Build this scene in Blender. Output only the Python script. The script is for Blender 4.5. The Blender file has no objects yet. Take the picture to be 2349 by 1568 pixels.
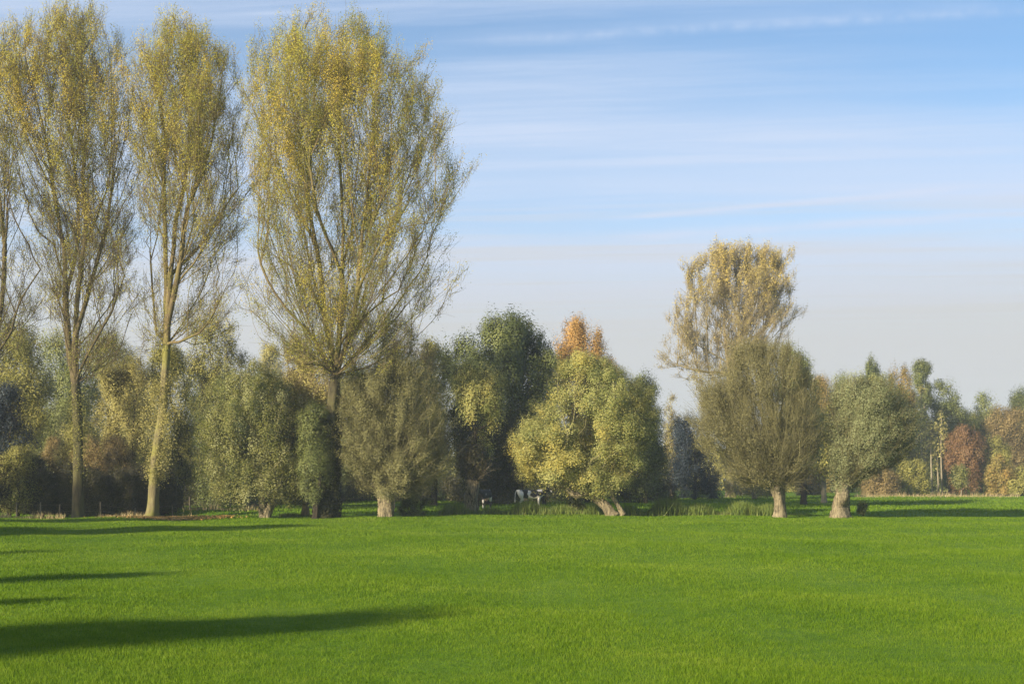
import bpy, math, random
import numpy as np
from mathutils import Vector

# ------------------------------------------------------------------ basics
S = bpy.context.scene
COL = S.collection
H = 2.25            # eye height
F = 3261.3          # focal length in units of a 2348 px wide picture
HY = 1095.7         # horizon row
CX = 1174.0
SUN_AZ = 44.0       # direction the shadows run, degrees right of straight ahead
SUN_EL = 20.5
HAZE = 0.00048

def P(px, py, d):
    return np.array([(px-CX)*d/F, d, H+(HY-py)*d/F])

def lin(r, g, b):
    f = lambda c: (c/12.92 if c <= 0.04045 else ((c+0.055)/1.055)**2.4)
    return (f(r/255), f(g/255), f(b/255), 1.0)

def ground_h(x, y):
    x = np.asarray(x, float); y = np.asarray(y, float)
    edge = 85.5 + 1.2*np.sin(x*0.13) + 0.6*np.sin(x*0.41+1)
    ditch = -0.75*np.exp(-((y-edge-3.2)/2.3)**2)
    bump = 0.035*np.sin(x*0.9+y*0.35)+0.03*np.sin(x*0.37-y*0.61+2)+0.05*np.sin(x*0.11+y*0.17)
    far = np.clip((y-200)/200, 0, 1)
    return ditch + bump*(1-far)

# ------------------------------------------------------------------ materials
def new_mat(name):
    m = bpy.data.materials.new(name); m.use_nodes = True
    nt = m.node_tree; nt.nodes.clear()
    return m, nt, nt.nodes, nt.links

def ramp(N, stops):
    r = N.new('ShaderNodeValToRGB')
    e = r.color_ramp.elements
    while len(e) < len(stops): e.new(0.5)
    for i, (p, c) in enumerate(stops):
        e[i].position = p; e[i].color = c
    return r

def leaf_mat(name, stops, trans=0.32, rough=0.55, spec=0.25):
    m, nt, N, L = new_mat(name)
    a = N.new('ShaderNodeAttribute'); a.attribute_name = 'tint'
    n = len(stops)
    r = ramp(N, [(i/(n-1), lin(*c)) for i, c in enumerate(stops)])
    L.new(a.outputs['Fac'], r.inputs[0])
    p = N.new('ShaderNodeBsdfPrincipled')
    p.inputs['Roughness'].default_value = rough
    p.inputs['Specular IOR Level'].default_value = spec
    L.new(r.outputs[0], p.inputs['Base Color'])
    t = N.new('ShaderNodeBsdfTranslucent'); L.new(r.outputs[0], t.inputs['Color'])
    mx = N.new('ShaderNodeMixShader'); mx.inputs[0].default_value = trans
    L.new(p.outputs[0], mx.inputs[1]); L.new(t.outputs[0], mx.inputs[2])
    o = N.new('ShaderNodeOutputMaterial'); L.new(mx.outputs[0], o.inputs[0])
    return m

def bark_mat(name, c1, c2, c3=None, scale=4.0, zs=0.25):
    m, nt, N, L = new_mat(name)
    tc = N.new('ShaderNodeTexCoord'); mp = N.new('ShaderNodeMapping')
    mp.inputs['Scale'].default_value = (scale, scale, scale*zs)
    L.new(tc.outputs['Object'], mp.inputs[0])
    n1 = N.new('ShaderNodeTexNoise'); n1.inputs['Scale'].default_value = 1.6; n1.inputs['Detail'].default_value = 6
    n1.inputs['Roughness'].default_value = 0.7
    L.new(mp.outputs[0], n1.inputs['Vector'])
    r = ramp(N, [(0.33, lin(*c1)), (0.66, lin(*c2))])
    L.new(n1.outputs[0], r.inputs[0]); out = r.outputs[0]
    if c3:
        n2 = N.new('ShaderNodeTexNoise'); n2.inputs['Scale'].default_value = 0.9; n2.inputs['Detail'].default_value = 4
        L.new(tc.outputs['Object'], n2.inputs['Vector'])
        r2 = ramp(N, [(0.42, (0,0,0,1)), (0.6, (1,1,1,1))]); L.new(n2.outputs[0], r2.inputs[0])
        mx = N.new('ShaderNodeMixRGB'); L.new(r2.outputs[0], mx.inputs[0]); L.new(out, mx.inputs[1])
        mx.inputs[2].default_value = lin(*c3); out = mx.outputs[0]
    p = N.new('ShaderNodeBsdfPrincipled'); p.inputs['Roughness'].default_value = 0.9
    p.inputs['Specular IOR Level'].default_value = 0.15
    L.new(out, p.inputs['Base Color'])
    b = N.new('ShaderNodeBump'); b.inputs['Strength'].default_value = 0.8; b.inputs['Distance'].default_value = 0.05
    L.new(n1.outputs[0], b.inputs['Height']); L.new(b.outputs[0], p.inputs['Normal'])
    o = N.new('ShaderNodeOutputMaterial'); L.new(p.outputs[0], o.inputs[0])
    return m

# ------------------------------------------------------------------ mesh helpers
def np_mesh(name, V, Fc, nper, mat, parent=None, tint=None, smooth=False):
    me = bpy.data.meshes.new(name)
    V = np.ascontiguousarray(V, dtype=np.float32); Fc = np.ascontiguousarray(Fc, dtype=np.int32)
    nf = len(Fc)
    me.vertices.add(len(V)); me.vertices.foreach_set('co', V.ravel())
    me.loops.add(nf*nper); me.loops.foreach_set('vertex_index', Fc.ravel())
    me.polygons.add(nf)
    me.polygons.foreach_set('loop_start', np.arange(0, nf*nper, nper, dtype=np.int32))
    me.polygons.foreach_set('loop_total', np.full(nf, nper, dtype=np.int32))
    if smooth: me.polygons.foreach_set('use_smooth', np.ones(nf, dtype=bool))
    me.update(calc_edges=True)
    if tint is not None:
        a = me.attributes.new('tint', 'FLOAT', 'FACE')
        a.data.foreach_set('value', np.clip(tint, 0, 1).astype(np.float32))
    me.materials.append(mat)
    o = bpy.data.objects.new(name, me); COL.objects.link(o)
    if parent is not None: o.parent = parent
    return o

def tag(o, label=None, cat=None, group=None, kind=None):
    if label: o['label'] = label
    if cat: o['category'] = cat
    if group: o['group'] = group
    if kind: o['kind'] = kind
    return o

def empty(name, loc):
    o = bpy.data.objects.new(name, None); COL.objects.link(o)
    o.location = [float(v) for v in loc]; o.empty_display_size = 0.5
    return o

def nrm(v): return v/np.maximum(np.linalg.norm(v, axis=-1, keepdims=True), 1e-9)

def rings(C, T, R, ns):
    """ring vertices for centres C, tangents T, radii R"""
    ref = np.where(np.abs(T[:, 1:2]) > 0.9, np.array([[1., 0, 0]]), np.array([[0, 1., 0]]))
    U = nrm(np.cross(T, ref)); Vv = np.cross(T, U)
    a = np.arange(ns)*2*np.pi/ns
    return C[:, None, :] + R[:, None, None]*(np.cos(a)[None, :, None]*U[:, None, :] + np.sin(a)[None, :, None]*Vv[:, None, :])

def frusta(A, B, TA, TB, RA, RB, ns):
    n = len(A)
    r0 = rings(A, TA, RA, ns); r1 = rings(B, TB, RB, ns)
    V = np.concatenate([r0, r1], axis=1).reshape(-1, 3)
    k = np.arange(ns); q = np.stack([k, (k+1) % ns, (k+1) % ns+ns, k+ns], 1)
    Fc = (q[None]+(np.arange(n)*2*ns)[:, None, None]).reshape(-1, 4)
    return V, Fc

class Mesh4:
    def __init__(s): s.V = []; s.F = []; s.n = 0
    def add(s, V, Fc): s.V.append(V); s.F.append(Fc+s.n); s.n += len(V)
    def build(s, name, mat, parent, smooth=True):
        return np_mesh(name, np.concatenate(s.V), np.concatenate(s.F), 4, mat, parent, smooth=smooth)

def trunk_mesh(pts, rad, rng, ns=20, knob=0.12, flare=0.5, sub=10):
    """swept trunk with root flare, lumps and furrows"""
    pts = np.array(pts, float); rad = np.array(rad, float)
    t = np.linspace(0, len(pts)-1, (len(pts)-1)*sub+1)
    i = np.minimum(t.astype(int), len(pts)-2); f = (t-i)[:, None]
    p0 = pts[np.maximum(i-1, 0)]; p1 = pts[i]; p2 = pts[i+1]; p3 = pts[np.minimum(i+2, len(pts)-1)]
    C = 0.5*((2*p1)+(-p0+p2)*f+(2*p0-5*p1+4*p2-p3)*f**2+(-p0+3*p1-3*p2+p3)*f**3)
    R = np.interp(t, np.arange(len(rad)), rad)
    T = nrm(np.gradient(C, axis=0))
    ref = np.array([[0, 1., 0]]); U = nrm(np.cross(T, ref)); W = np.cross(T, U)
    a = np.arange(ns)*2*np.pi/ns
    h = np.linalg.norm(C-C[0], axis=1)
    ph = rng.uniform(0, 6.3, 6); kk = rng.integers(3, 7, 2)
    lump = 1+knob*(0.5*np.sin(kk[0]*a[None]+ph[0]+h[:, None]*0.8)+0.35*np.sin(kk[1]*a[None]+ph[1]-h[:, None]*1.7)
                   + 0.3*np.sin(h[:, None]*4+ph[2]+2*a[None])) + rng.normal(0, knob*0.18, (len(C), ns))
    fl = 1+flare*np.exp(-h/(R[0]*1.3))[:, None]*(0.6+0.4*np.sin(5*a[None]+ph[3]))
    RR = R[:, None]*lump*fl
    V = C[:, None]+RR[..., None]*(np.cos(a)[None, :, None]*U[:, None]+np.sin(a)[None, :, None]*W[:, None])
    n = len(C); V = V.reshape(-1, 3)
    k = np.arange(ns); q = np.stack([k, (k+1) % ns, (k+1) % ns+ns, k+ns], 1)
    Fc = (q[None]+(np.arange(n-1)*ns)[:, None, None]).reshape(-1, 4)
    # cap: collapse a small ring at the top
    top = C[-1]+T[-1]*R[-1]*0.35; nv = len(V)
    cap = top+(V[-ns:]-C[-1])*0.35
    V = np.concatenate([V, cap, [top+T[-1]*R[-1]*0.1]*ns])
    q2 = np.concatenate([q+(nv-ns), q+nv])
    return V, np.concatenate([Fc, q2])

def leaves_mesh(pos, nor, size, rng, aspect=0.62):
    n = len(pos)
    nor = nrm(nor); r = nrm(rng.normal(size=(n, 3)))
    U = nrm(np.cross(nor, r)); W = np.cross(nor, U)
    s = size[:, None]
    fold = nor*s*rng.uniform(-0.25, 0.25, (n, 1))
    V = np.stack([pos-U*s, pos-W*s*aspect+fold, pos+U*s, pos+W*s*aspect+fold], 1).reshape(-1, 3)
    Fc = np.arange(n*4).reshape(n, 4)
    return V, Fc

# ------------------------------------------------------------------ the tree builder
class Env:
    """crown envelope read as left / right reach by height"""
    def __init__(s, prof, d, kd=0.8, yoff=0.0):
        prof = sorted(prof, key=lambda p: -p[0])
        zz = []; xc = []; hw = []
        for (y, l, r) in prof:
            a = P(l, y, d); b = P(r, y, d)
            zz.append(a[2]); xc.append((a[0]+b[0])/2); hw.append(max((b[0]-a[0])/2, 0.05))
        s.z = np.array(zz); s.xc = np.array(xc); s.hw = np.array(hw); s.y = d+yoff; s.kd = kd
    def at(s, z): return np.interp(z, s.z, s.xc), np.interp(z, s.z, s.hw)
    def sample(s, n, rng, shell=0.42, cr=0.5, wz=None):
        out = np.zeros((0, 3)); zmin, zmax = s.z[0], s.z[-1]; hm = s.hw.max()
        while len(out) < n:
            z = rng.uniform(zmin, zmax, n*4); xc, hw = s.at(z)
            w = (hw/hm)**1.5
            if wz is not None: w = w*wz((z-zmin)/(zmax-zmin))
            k = rng.uniform(0, 1, len(z)) < w
            z = z[k]; xc = xc[k]; hw = hw[k]
            rho = rng.uniform(0, 1, len(z))**shell
            th = rng.uniform(0, 2*np.pi, len(z))
            a = np.maximum(hw-cr*0.3, hw*0.3)
            x = xc+rho*np.cos(th)*a; y = s.y+rho*np.sin(th)*np.maximum(hw*s.kd-cr*0.5, 0.2)
            out = np.concatenate([out, np.stack([x, y, z], 1)])
        return out[:n]

def grow_on(PA, par, targets, lo, ascend, bf, rng, step, curve):
    """attach every target to the cheapest node of the skeleton so far"""
    n = len(PA); cap = n+len(targets)*12
    A2 = np.zeros((cap, 3)); A2[:n] = PA; par2 = list(par)+[0]*(cap-n); PL = np.zeros(cap)
    DR = np.zeros((cap, 3))
    for i in range(1, n): PL[i] = PL[par2[i]]+np.linalg.norm(A2[i]-A2[par2[i]]); DR[i] = (A2[i]-A2[par2[i]])/max(1e-6, np.linalg.norm(A2[i]-A2[par2[i]]))
    for ti in np.argsort(np.linalg.norm(targets-PA[lo], axis=1)):
        t = targets[ti]; v = t-A2[lo:n]; L = np.linalg.norm(v, axis=1)+1e-6
        cost = L*(1+ascend*np.clip(0.9-v[:, 2]/L, 0, None)**2+0.9*(1-(v*DR[lo:n]).sum(1)/L))+bf*PL[lo:n]
        j = int(np.argmin(cost))+lo; v = t-A2[j]; L = np.linalg.norm(v)
        k = int(min(max(1, round(L/step)), 11))
        ctrl = A2[j]+0.5*(v*0.5+DR[j]*L*0.5)+np.array([v[0]*0.05, v[1]*0.05, 0])+rng.normal(0, 0.02*L, 3)
        prev = j
        for q in range(1, k+1):
            s = q/k; A2[n] = (1-s)**2*A2[j]+2*s*(1-s)*ctrl+s*s*t
            par2[n] = prev; PL[n] = PL[prev]+np.linalg.norm(A2[n]-A2[prev]); DR[n] = (A2[n]-A2[prev])/max(1e-6, np.linalg.norm(A2[n]-A2[prev])); prev = n; n += 1
    return A2[:n].copy(), np.array(par2[:n])

def tree(name, label, d, prof, trunk, leafm, barkm, cat='tree', group=None, seed=0, kd=0.8, yoff=0.0,
         n=200, cr=0.7, cs=(1, 1, 1), nl=120, ls=0.10, ascend=1.5, bf=0.12, limbs=20, wz=None, dens=None,
         shell=0.42, tint=None, twigs=6, tw_len=1.0, rt=0.012, br=None, stems=(), knob=0.12, flare=0.5,
         rods=0, rod_r=0.02, step=0.7, lasp=0.62, up=0.3, twigm=None, scat=1.0, fan=0, lobes=0, fill=0.42, lr=1.5, lsh=(1,1,1.2), tc=0.5, tr=0.3, curve=0.35, droop=0.0, root_frac=0.35, z0=None):
    rng = np.random.default_rng(seed)
    env = Env(prof, d, kd, yoff)
    # trunk nodes
    tp = [P(x, y, d) for (x, y, r) in trunk]; tr_ = [r for (_, _, r) in trunk]
    g = float(ground_h(tp[0][0], d)) if z0 is None else z0
    tp[0][2] = g-0.05
    for i in range(1, len(tp)):
        tp[i][1] += yoff*(i/(len(tp)-1)) + rng.normal(0, 0.12)*(i > 1)
    root = empty(name, (tp[0][0], tp[0][1], g))
    off = np.array(root.location)
    tag(root, label, cat, group)
    T = Mesh4()
    V, Fc = trunk_mesh(np.array(tp)-off, tr_, rng, knob=knob, flare=flare)
    T.add(V, Fc)
    # skeleton
    base = [tp[0]]
    for i in range(1, len(tp)):
        k = max(1, int(np.linalg.norm(tp[i]-tp[i-1])/step))
        for q in range(1, k+1): base.append(tp[i-1]+(tp[i]-tp[i-1])*q/k)
    if lobes:
        LC = env.sample(lobes, rng, shell, lr, wz)
        li = rng.integers(0, lobes, n); lsz = rng.uniform(0.6, 1.25, (lobes, 1))*lr*np.array(lsh)
        C = LC[li]+nrm(rng.normal(size=(n, 3))+np.array([0, 0, 0.25]))*rng.uniform(0, 1, (n, 1))**0.45*lsz[li]
        xc_, hw_ = env.at(C[:, 2]); lobt = rng.normal(0, 1, lobes)[li]*0.16
        ov = (np.abs(C[:, 0]-xc_)-hw_)/np.maximum(hw_, .3)
        C[:, 0] = np.where(ov > 0, xc_+np.sign(C[:, 0]-xc_)*hw_*rng.uniform(0.75, 1.0, n), C[:, 0])
        C[:, 2] = np.clip(C[:, 2], env.z[0], env.z[-1]-cr*cs[2]*0.5)
        fm = rng.uniform(0, 1, n) < fill
        C[fm] = env.sample(int(fm.sum()), rng, shell, cr, wz); lobt = np.where(fm, 0, lobt)
    else:
        C = env.sample(n, rng, shell, cr, wz); lobt = 0
    Lm = env.sample(limbs, rng, 0.6, cr*2, wz) if limbs else np.zeros((0, 3))
    if limbs:
        ax = np.stack([np.interp(Lm[:, 2], [b[2] for b in base], [b[0] for b in base])*0+env.at(Lm[:, 2])[0], np.full(len(Lm), env.y), Lm[:, 2]], 1)
        Lm = ax+(Lm-ax)*0.6
    lo = int(len(base)*root_frac)
    PAl = [np.array(b) for b in base]; par = [-1]+list(range(len(base)-1)); smin = {}
    for st in stems:
        pts = [P(x, y, d)+np.array([0, yo+yoff, 0]) for (x, y, yo) in st]
        arr = np.array(PAl[lo:]); j = int(np.argmin(np.linalg.norm(arr-pts[0], axis=1)))+lo
        ctl = np.array([PAl[par[j]] if par[j] >= 0 else PAl[j], PAl[j]]+pts[1:]+[2*pts[-1]-pts[-2]]); prev = j
        for q in range(1, len(ctl)-2):
            p0, p1, p2, p3 = ctl[q-1], ctl[q], ctl[q+1], ctl[q+2]
            k = max(2, int(np.linalg.norm(p2-p1)/step))
            for w in range(1, k+1):
                f = w/k
                pp = 0.5*((2*p1)+(-p0+p2)*f+(2*p0-5*p1+4*p2-p3)*f*f+(-p0+3*p1-3*p2+p3)*f**3)
                PAl.append(pp+rng.normal(0, 0.025, 3)); par.append(prev); prev = len(PAl)-1
    Dc = None
    if fan:
        # upswept limbs: each leaves a leader low down and runs out to the rim of the crown
        nd = np.array(PAl); lead = np.arange(max(lo, 1), len(nd)); zf = nd[lo][2]; nl0 = len(PAl)
        paths = []
        zmin, zmax = env.z[0], env.z[-1]; hm = env.hw.max()
        while len(paths) < fan:
            z = rng.uniform(zmin+0.02*(zmax-zmin), zmax); xc, hw = env.at(z)
            if rng.uniform() > (hw/hm)**0.4*(0.55+0.45*(z-zmin)/(zmax-zmin)): continue
            rho = rng.uniform(0.8, 1.0) if rng.uniform() < 0.62 else rng.uniform(0.1, 0.75)
            th = rng.uniform(0, 2*np.pi)
            E = np.array([xc+rho*np.cos(th)*hw, env.y+rho*np.sin(th)*hw*kd, z])
            r = math.hypot(E[0]-xc, (E[1]-env.y)/kd)
            zs = max(zf, z-max(r*rng.uniform(0.95, 1.75), rng.uniform(3, 7)*hm/6))
            c = np.abs(nd[lead][:, 2]-zs)*1.0+0.55*np.hypot(nd[lead][:, 0]-E[0], nd[lead][:, 1]-E[1])+np.where(nd[lead][:, 2] > z-1.5, 50, 0)
            j = int(lead[int(np.argmin(c))]); A = nd[j]
            v = E-A; m = A+v*np.array([0.58, 0.58, 0.44])+rng.normal(0, 0.02*np.linalg.norm(v), 3)
            k = max(4, int(np.linalg.norm(v)/step)); prev = j; path = []
            for w in range(1, k+1):
                f = w/k; pp = (1-f)**2*A+2*f*(1-f)*m+f*f*E+rng.normal(0, 0.03, 3)
                PAl.append(pp); par.append(prev); prev = len(PAl)-1; path.append(pp)
            paths.append(np.array([A]+path))
        # leaf tufts strung along the limbs, thicker toward the tips
        ln_ = np.array([np.linalg.norm(p[-1]-p[0]) for p in paths]); pk = rng.choice(len(paths), n, p=ln_/ln_.sum())
        tt_ = 1-rng.uniform(0, 1, n)**1.5*0.82
        Cn = np.zeros((n, 3)); Dc = np.zeros((n, 3))
        for q in range(n):
            p = paths[pk[q]]; f = tt_[q]*(len(p)-1); i0 = min(int(f), len(p)-2); a_, b_ = p[i0], p[i0+1]
            dd = nrm(b_-a_); off_ = rng.normal(0, 1, 3)*np.array([1, 1, 0.6])*(0.55+0.2*(1-tt_[q]))*cr*1.5
            Cn[q] = a_+(b_-a_)*(f-i0)+off_+dd*rng.uniform(0, 0.6)*cr; Dc[q] = nrm(dd+0.35*nrm(off_)+np.array([0, 0, 0.3]))
        fl = rng.uniform(0, 1, n) < 0.2
        Cn[fl] = env.sample(int(fl.sum()), rng, 0.5, cr, lambda q: np.clip(q*1.6-0.5, 0, 1)); Dc[fl] = nrm(rng.normal(0, 0.3, (int(fl.sum()), 3))+np.array([0, 0, 1]))
        C = Cn; C[:, 2] = np.maximum(C[:, 2], env.z[0]*0.9); lobt = (rng.normal(0, 0.16, len(paths)))[pk]
        tfan = tt_
    PA = np.array(PAl); par = np.array(par)
    if len(Lm):
        PA, par = grow_on(PA, par, Lm, lo, ascend, bf*0.6, rng, step, curve)
    n0 = len(PA)
    # second pass attaches onto the combined skeleton
    cap = n0+len(C)*12
    A2 = np.zeros((cap, 3)); A2[:n0] = PA; par2 = list(par)+[0]*(cap-n0)
    PL = np.zeros(cap)
    DR = np.zeros((cap, 3))
    for i in range(1, n0): PL[i] = PL[par2[i]]+np.linalg.norm(A2[i]-A2[par2[i]]); DR[i] = (A2[i]-A2[par2[i]])/max(1e-6, np.linalg.norm(A2[i]-A2[par2[i]]))
    m = n0; tipn = np.zeros(len(C), int)
    for ti in np.argsort(np.linalg.norm(C-A2[len(base)//2], axis=1)):
        t = C[ti]; v = t-A2[lo:m]; L = np.linalg.norm(v, axis=1)+1e-6
        cost = L*(1+ascend*np.clip(0.9-v[:, 2]/L, 0, None)**2+0.9*(1-(v*DR[lo:m]).sum(1)/L))+bf*PL[lo:m]
        j = int(np.argmin(cost))+lo; v = t-A2[j]; L = np.linalg.norm(v)
        k = int(min(max(1, round(L/step)), 11))
        ctrl = A2[j]+0.5*(v*0.5+DR[j]*L*0.5)+np.array([v[0]*0.05, v[1]*0.05, 0])+rng.normal(0, 0.025*L, 3)
        prev = j
        for q in range(1, k+1):
            s = q/k; p = (1-s)**2*A2[j]+2*s*(1-s)*ctrl+s*s*t
            A2[m] = p; par2[m] = prev; PL[m] = PL[prev]+np.linalg.norm(p-A2[prev]); DR[m] = (p-A2[prev])/max(1e-6, np.linalg.norm(p-A2[prev])); prev = m; m += 1
        tipn[ti] = prev
    PA = A2[:m]; par = np.array(par2[:m])
    cnt = np.zeros(m); child = np.zeros(m, bool); child[par[1:]] = True
    cnt[~child] = 1
    for i in range(m-1, 0, -1): cnt[par[i]] += cnt[i]
    rb = br if br else tr_[-1]
    topcnt = cnt[min(len(base)-1, m-1)] if cnt[len(base)-1] > 4 else cnt[0]
    e = math.log(max(rb/rt, 1.5))/math.log(max(cnt[0], 2))
    R = rt*cnt**e
    main = np.full(m, -1)
    for i in range(1, m):
        p_ = par[i]
        if main[p_] < 0 or cnt[i] > cnt[main[p_]]: main[p_] = i
    Tn = np.zeros((m, 3)); Tn[1:] = nrm(PA[1:]-PA[par[1:]]); Tn[0] = (0, 0, 1)
    idx = np.arange(len(base), m)
    TB = Tn.copy(); hm_ = main >= 0
    TB[hm_] = nrm(Tn[hm_]+Tn[main[hm_]])
    pa = par[idx]; ismain = main[pa] == idx
    TA = np.where(ismain[:, None], TB[pa], Tn[idx])
    RA = np.minimum(R[pa], R[idx]*1.25)
    Br = Mesh4(); big = R[idx] > 0.045
    for sel, ns in ((big, 7), (~big, 3)):
        if sel.any():
            V, Fc = frusta(PA[pa][sel]-off, PA[idx][sel]-off, TA[sel], TB[idx][sel], RA[sel], R[idx][sel], ns)
            Br.add(V, Fc)
    # the trunk continues inside the crown when the stem is thinner than the pipe model asks
    # fine twigs from every clump
    if twigs:
        cc = np.repeat(C, twigs, 0)
        dirs = nrm(nrm(cc-tp[-1])*1.6+rng.normal(0, 0.4, (len(cc), 3))+np.array([0, 0, 0.3])) if cat == 'willow' and rods else nrm(rng.normal(size=(len(cc), 3))*np.array([1, 1, 0.8])+np.array([0, 0, 0.9 if ascend > 1 else 0.3]))
        if fan: dirs = nrm(np.repeat(Dc, twigs, 0)+rng.normal(0, 0.38, (len(cc), 3)))
        ln = rng.uniform(0.5, 1.2, len(cc))[:, None]*cr*tw_len
        A = cc-dirs*ln*0.3+rng.normal(0, cr*0.2, cc.shape); B = A+dirs*ln*0.6
        D2 = nrm(dirs+np.array([0, 0, 0.2 if fan else 0.5-droop*2])+rng.normal(0, 0.25, dirs.shape)); E = B+D2*ln*0.6
        rr = np.full(len(A), rt*0.75)
        V, Fc = frusta(A-off, B-off, dirs, dirs, rr, rr*0.8, 3); Br.add(V, Fc)
        V, Fc = frusta(B-off, E-off, dirs, D2, rr*0.8, rr*0.35, 3); Br.add(V, Fc)
    if rods:
        hd = tp[-1]; tg = env.sample(rods, rng, 0.25, 0.1, None)
        st = hd+rng.normal(0, tr_[-1]*0.5, (rods, 3))*np.array([1, 1, 0.5])
        v = tg-st
        ct = st+v*0.5+np.stack([v[:, 0]*0.14, v[:, 1]*0.14, -np.abs(v[:, 2])*0.06], 1)+rng.normal(0, 0.15, v.shape)
        prev = st; pt = nrm(ct-st); K = 6
        for q in range(1, K+1):
            s = q/K; p = (1-s)**2*st+2*s*(1-s)*ct+s*s*tg
            tt = nrm(p-prev); w = rod_r*rng.uniform(0.7, 1.3, rods)
            V, Fc = frusta(prev-off, p-off, pt, tt, rod_r*(1.15-(q-1)/K)*np.ones(rods), rod_r*(1.15-q/K)*np.ones(rods), 3)
            Br.add(V, Fc); prev = p; pt = tt
            if q >= 2:   # side shoots
                for _ in range(2):
                    dd = nrm(tt+rng.normal(0, 0.45, tt.shape)); l = rng.uniform(0.5, 1.3, (rods, 1))
                    V, Fc = frusta(p-off, p+dd*l-off, dd, dd, np.full(rods, rod_r*0.4), np.full(rods, rod_r*0.2), 3); Br.add(V, Fc)
    T.build('trunk', barkm, root)
    Br.build('branches', twigm or barkm, root)
    # leaves
    zmin, zmax = env.z[0], env.z[-1]
    fr = np.clip((C[:, 2]-zmin)/(zmax-zmin), 0, 1)
    if fan: fr = np.clip(fr+(tfan-0.7)*0.25, 0, 1)
    per = np.full(n, float(nl))*rng.uniform(0.55, 1.4, n)
    if dens is not None: per = per*dens(fr, C)
    per = np.maximum(per, 0).astype(int)
    ci = np.repeat(np.arange(n), per); nn = len(ci)
    if nn:
        cv = rng.uniform(0.65, 1.3, (n, 1))*np.array(cs)*cr
        dr = nrm(rng.normal(size=(nn, 3))); rad = rng.uniform(0, 1, (nn, 1))**0.45
        rad = rad*(1+0.35*scat*np.abs(rng.normal(0, 0.6, (nn, 1))))
        pos = C[ci]+dr*rad*cv[ci]
        if Dc is None and rods and cat == 'willow':
            Dr = nrm(C-tp[-1]+rng.normal(0, 0.15, C.shape)); pos = C[ci]+dr*rad*cr*0.7+Dr[ci]*(rng.uniform(-1.0, 1.2, (nn, 1))*cr*0.95)
        if fan: pos = C[ci]+dr*rad*cr*0.55+Dc[ci]*(rng.uniform(-0.9, 1.3, (nn, 1))*cr*1.3)
        pos = np.where((pos[:, 2:3] < g+0.15), pos*np.array([1, 1, 0])+np.array([0, 0, g+0.15])+np.abs(rng.normal(0, 0.2, (nn, 1)))*np.array([0, 0, 1]), pos)
        xc, hw = env.at(C[:, 2]); ctr = np.stack([xc, np.full(n, env.y), C[:, 2]-0.4*hw], 1)
        outd = nrm(C-ctr)
        nor = dr*0.75+outd[ci]*(0.8 if cat == 'willow' else 0.4)+np.array([0, 0, up])+rng.normal(0, 0.27, (nn, 3))
        tcl = rng.normal(0, 1, n)*tc*0.5+0.5+lobt
        if tint is not None: tcl = tcl+tint(fr, C)
        tt = tcl[ci]+rng.normal(0, 1, nn)*tr*0.5
        size = ls*rng.uniform(0.6, 1.35, nn)
        V, Fc = leaves_mesh(pos-off, nor, size, rng, lasp)
        np_mesh('crown', V, Fc, 4, leafm, root, tint=tt)
    return root

# ------------------------------------------------------------------ materials used
LM = {
 'poplar':  leaf_mat('poplar_leaf', [(128,132,60), (176,172,68), (206,194,78), (216,190,80)], 0.52),
 'poplar_far': leaf_mat('far_poplar_leaf', [(150,138,84), (186,168,92), (204,180,92)], 0.35),
 'green':   leaf_mat('green_willow_leaf', [(58,68,34), (108,112,50), (144,140,74), (156,156,106)], 0.3),
 'greywil': leaf_mat('grey_willow_leaf', [(94,92,58), (126,122,74), (144,140,92)], 0.3),
 'yellow':  leaf_mat('yellow_willow_leaf', [(112,120,64), (150,152,82), (180,176,108), (186,172,86)], 0.4),
 'silver':  leaf_mat('silver_willow_leaf', [(92,98,64), (130,134,88), (156,158,112)], 0.3),
 'brownwil': leaf_mat('brown_willow_leaf', [(108,102,64), (130,124,78), (148,142,94)], 0.3),
 'olive':   leaf_mat('olive_leaf', [(104,104,52), (148,144,72), (176,166,88)], 0.3),
 'sage':    leaf_mat('sage_leaf', [(98,108,62), (138,144,82), (164,166,106)], 0.3),
 'tan':     leaf_mat('tan_yellow_leaf', [(142,134,76), (172,162,94), (188,178,108)], 0.33),
 'rust':    leaf_mat('rust_leaf', [(124,110,68), (150,130,80), (166,144,96)], 0.33),
 'dark':    leaf_mat('dark_shaded_leaf', [(44,46,28), (68,66,38), (88,82,50)], 0.2),  # dark brown foliage, with the shade under crowns put into the colour
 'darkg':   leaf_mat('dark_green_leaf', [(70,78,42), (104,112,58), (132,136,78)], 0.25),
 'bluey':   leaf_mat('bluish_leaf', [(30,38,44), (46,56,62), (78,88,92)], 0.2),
 'orange':  leaf_mat('orange_leaf', [(172,138,78), (200,160,94), (212,178,114)], 0.35),
 'red':     leaf_mat('red_leaf', [(112,86,56), (138,104,68), (148,122,80)], 0.3),
 'amber':   leaf_mat('amber_leaf', [(128,118,62), (162,144,76), (176,142,78)], 0.33),
}
BK = {
 'shadepop': bark_mat('shaded_poplar_bark', (50,45,34), (88,80,58), (84,80,50)), 'darktwig': bark_mat('dark_poplar_twig', (70,62,46), (108,96,68)),  # trunk shadow put into the bark colours; twigs darkened to match
 'poplar': bark_mat('poplar_bark', (70,64,50), (112,104,78), (110,106,62)),
 'lichen': bark_mat('lichen_bark', (86,76,54), (128,120,84), (120,116,60)),
 'poptwig': bark_mat('poplar_twig', (84,74,54), (128,112,78), (112,104,60)),
 'willow': bark_mat('willow_bark', (46,42,32), (160,146,114), None, 7, 0.16),
 'wiltwig': bark_mat('willow_twig', (92,88,60), (124,118,80)),
 'dark':   bark_mat('dark_bark', (38,34,28), (66,58,46)),
 'pale':   bark_mat('pale_bark', (104,96,78), (146,136,110)),
 'tan':    bark_mat('tan_twig', (116,104,74), (150,136,100)),
}

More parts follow.
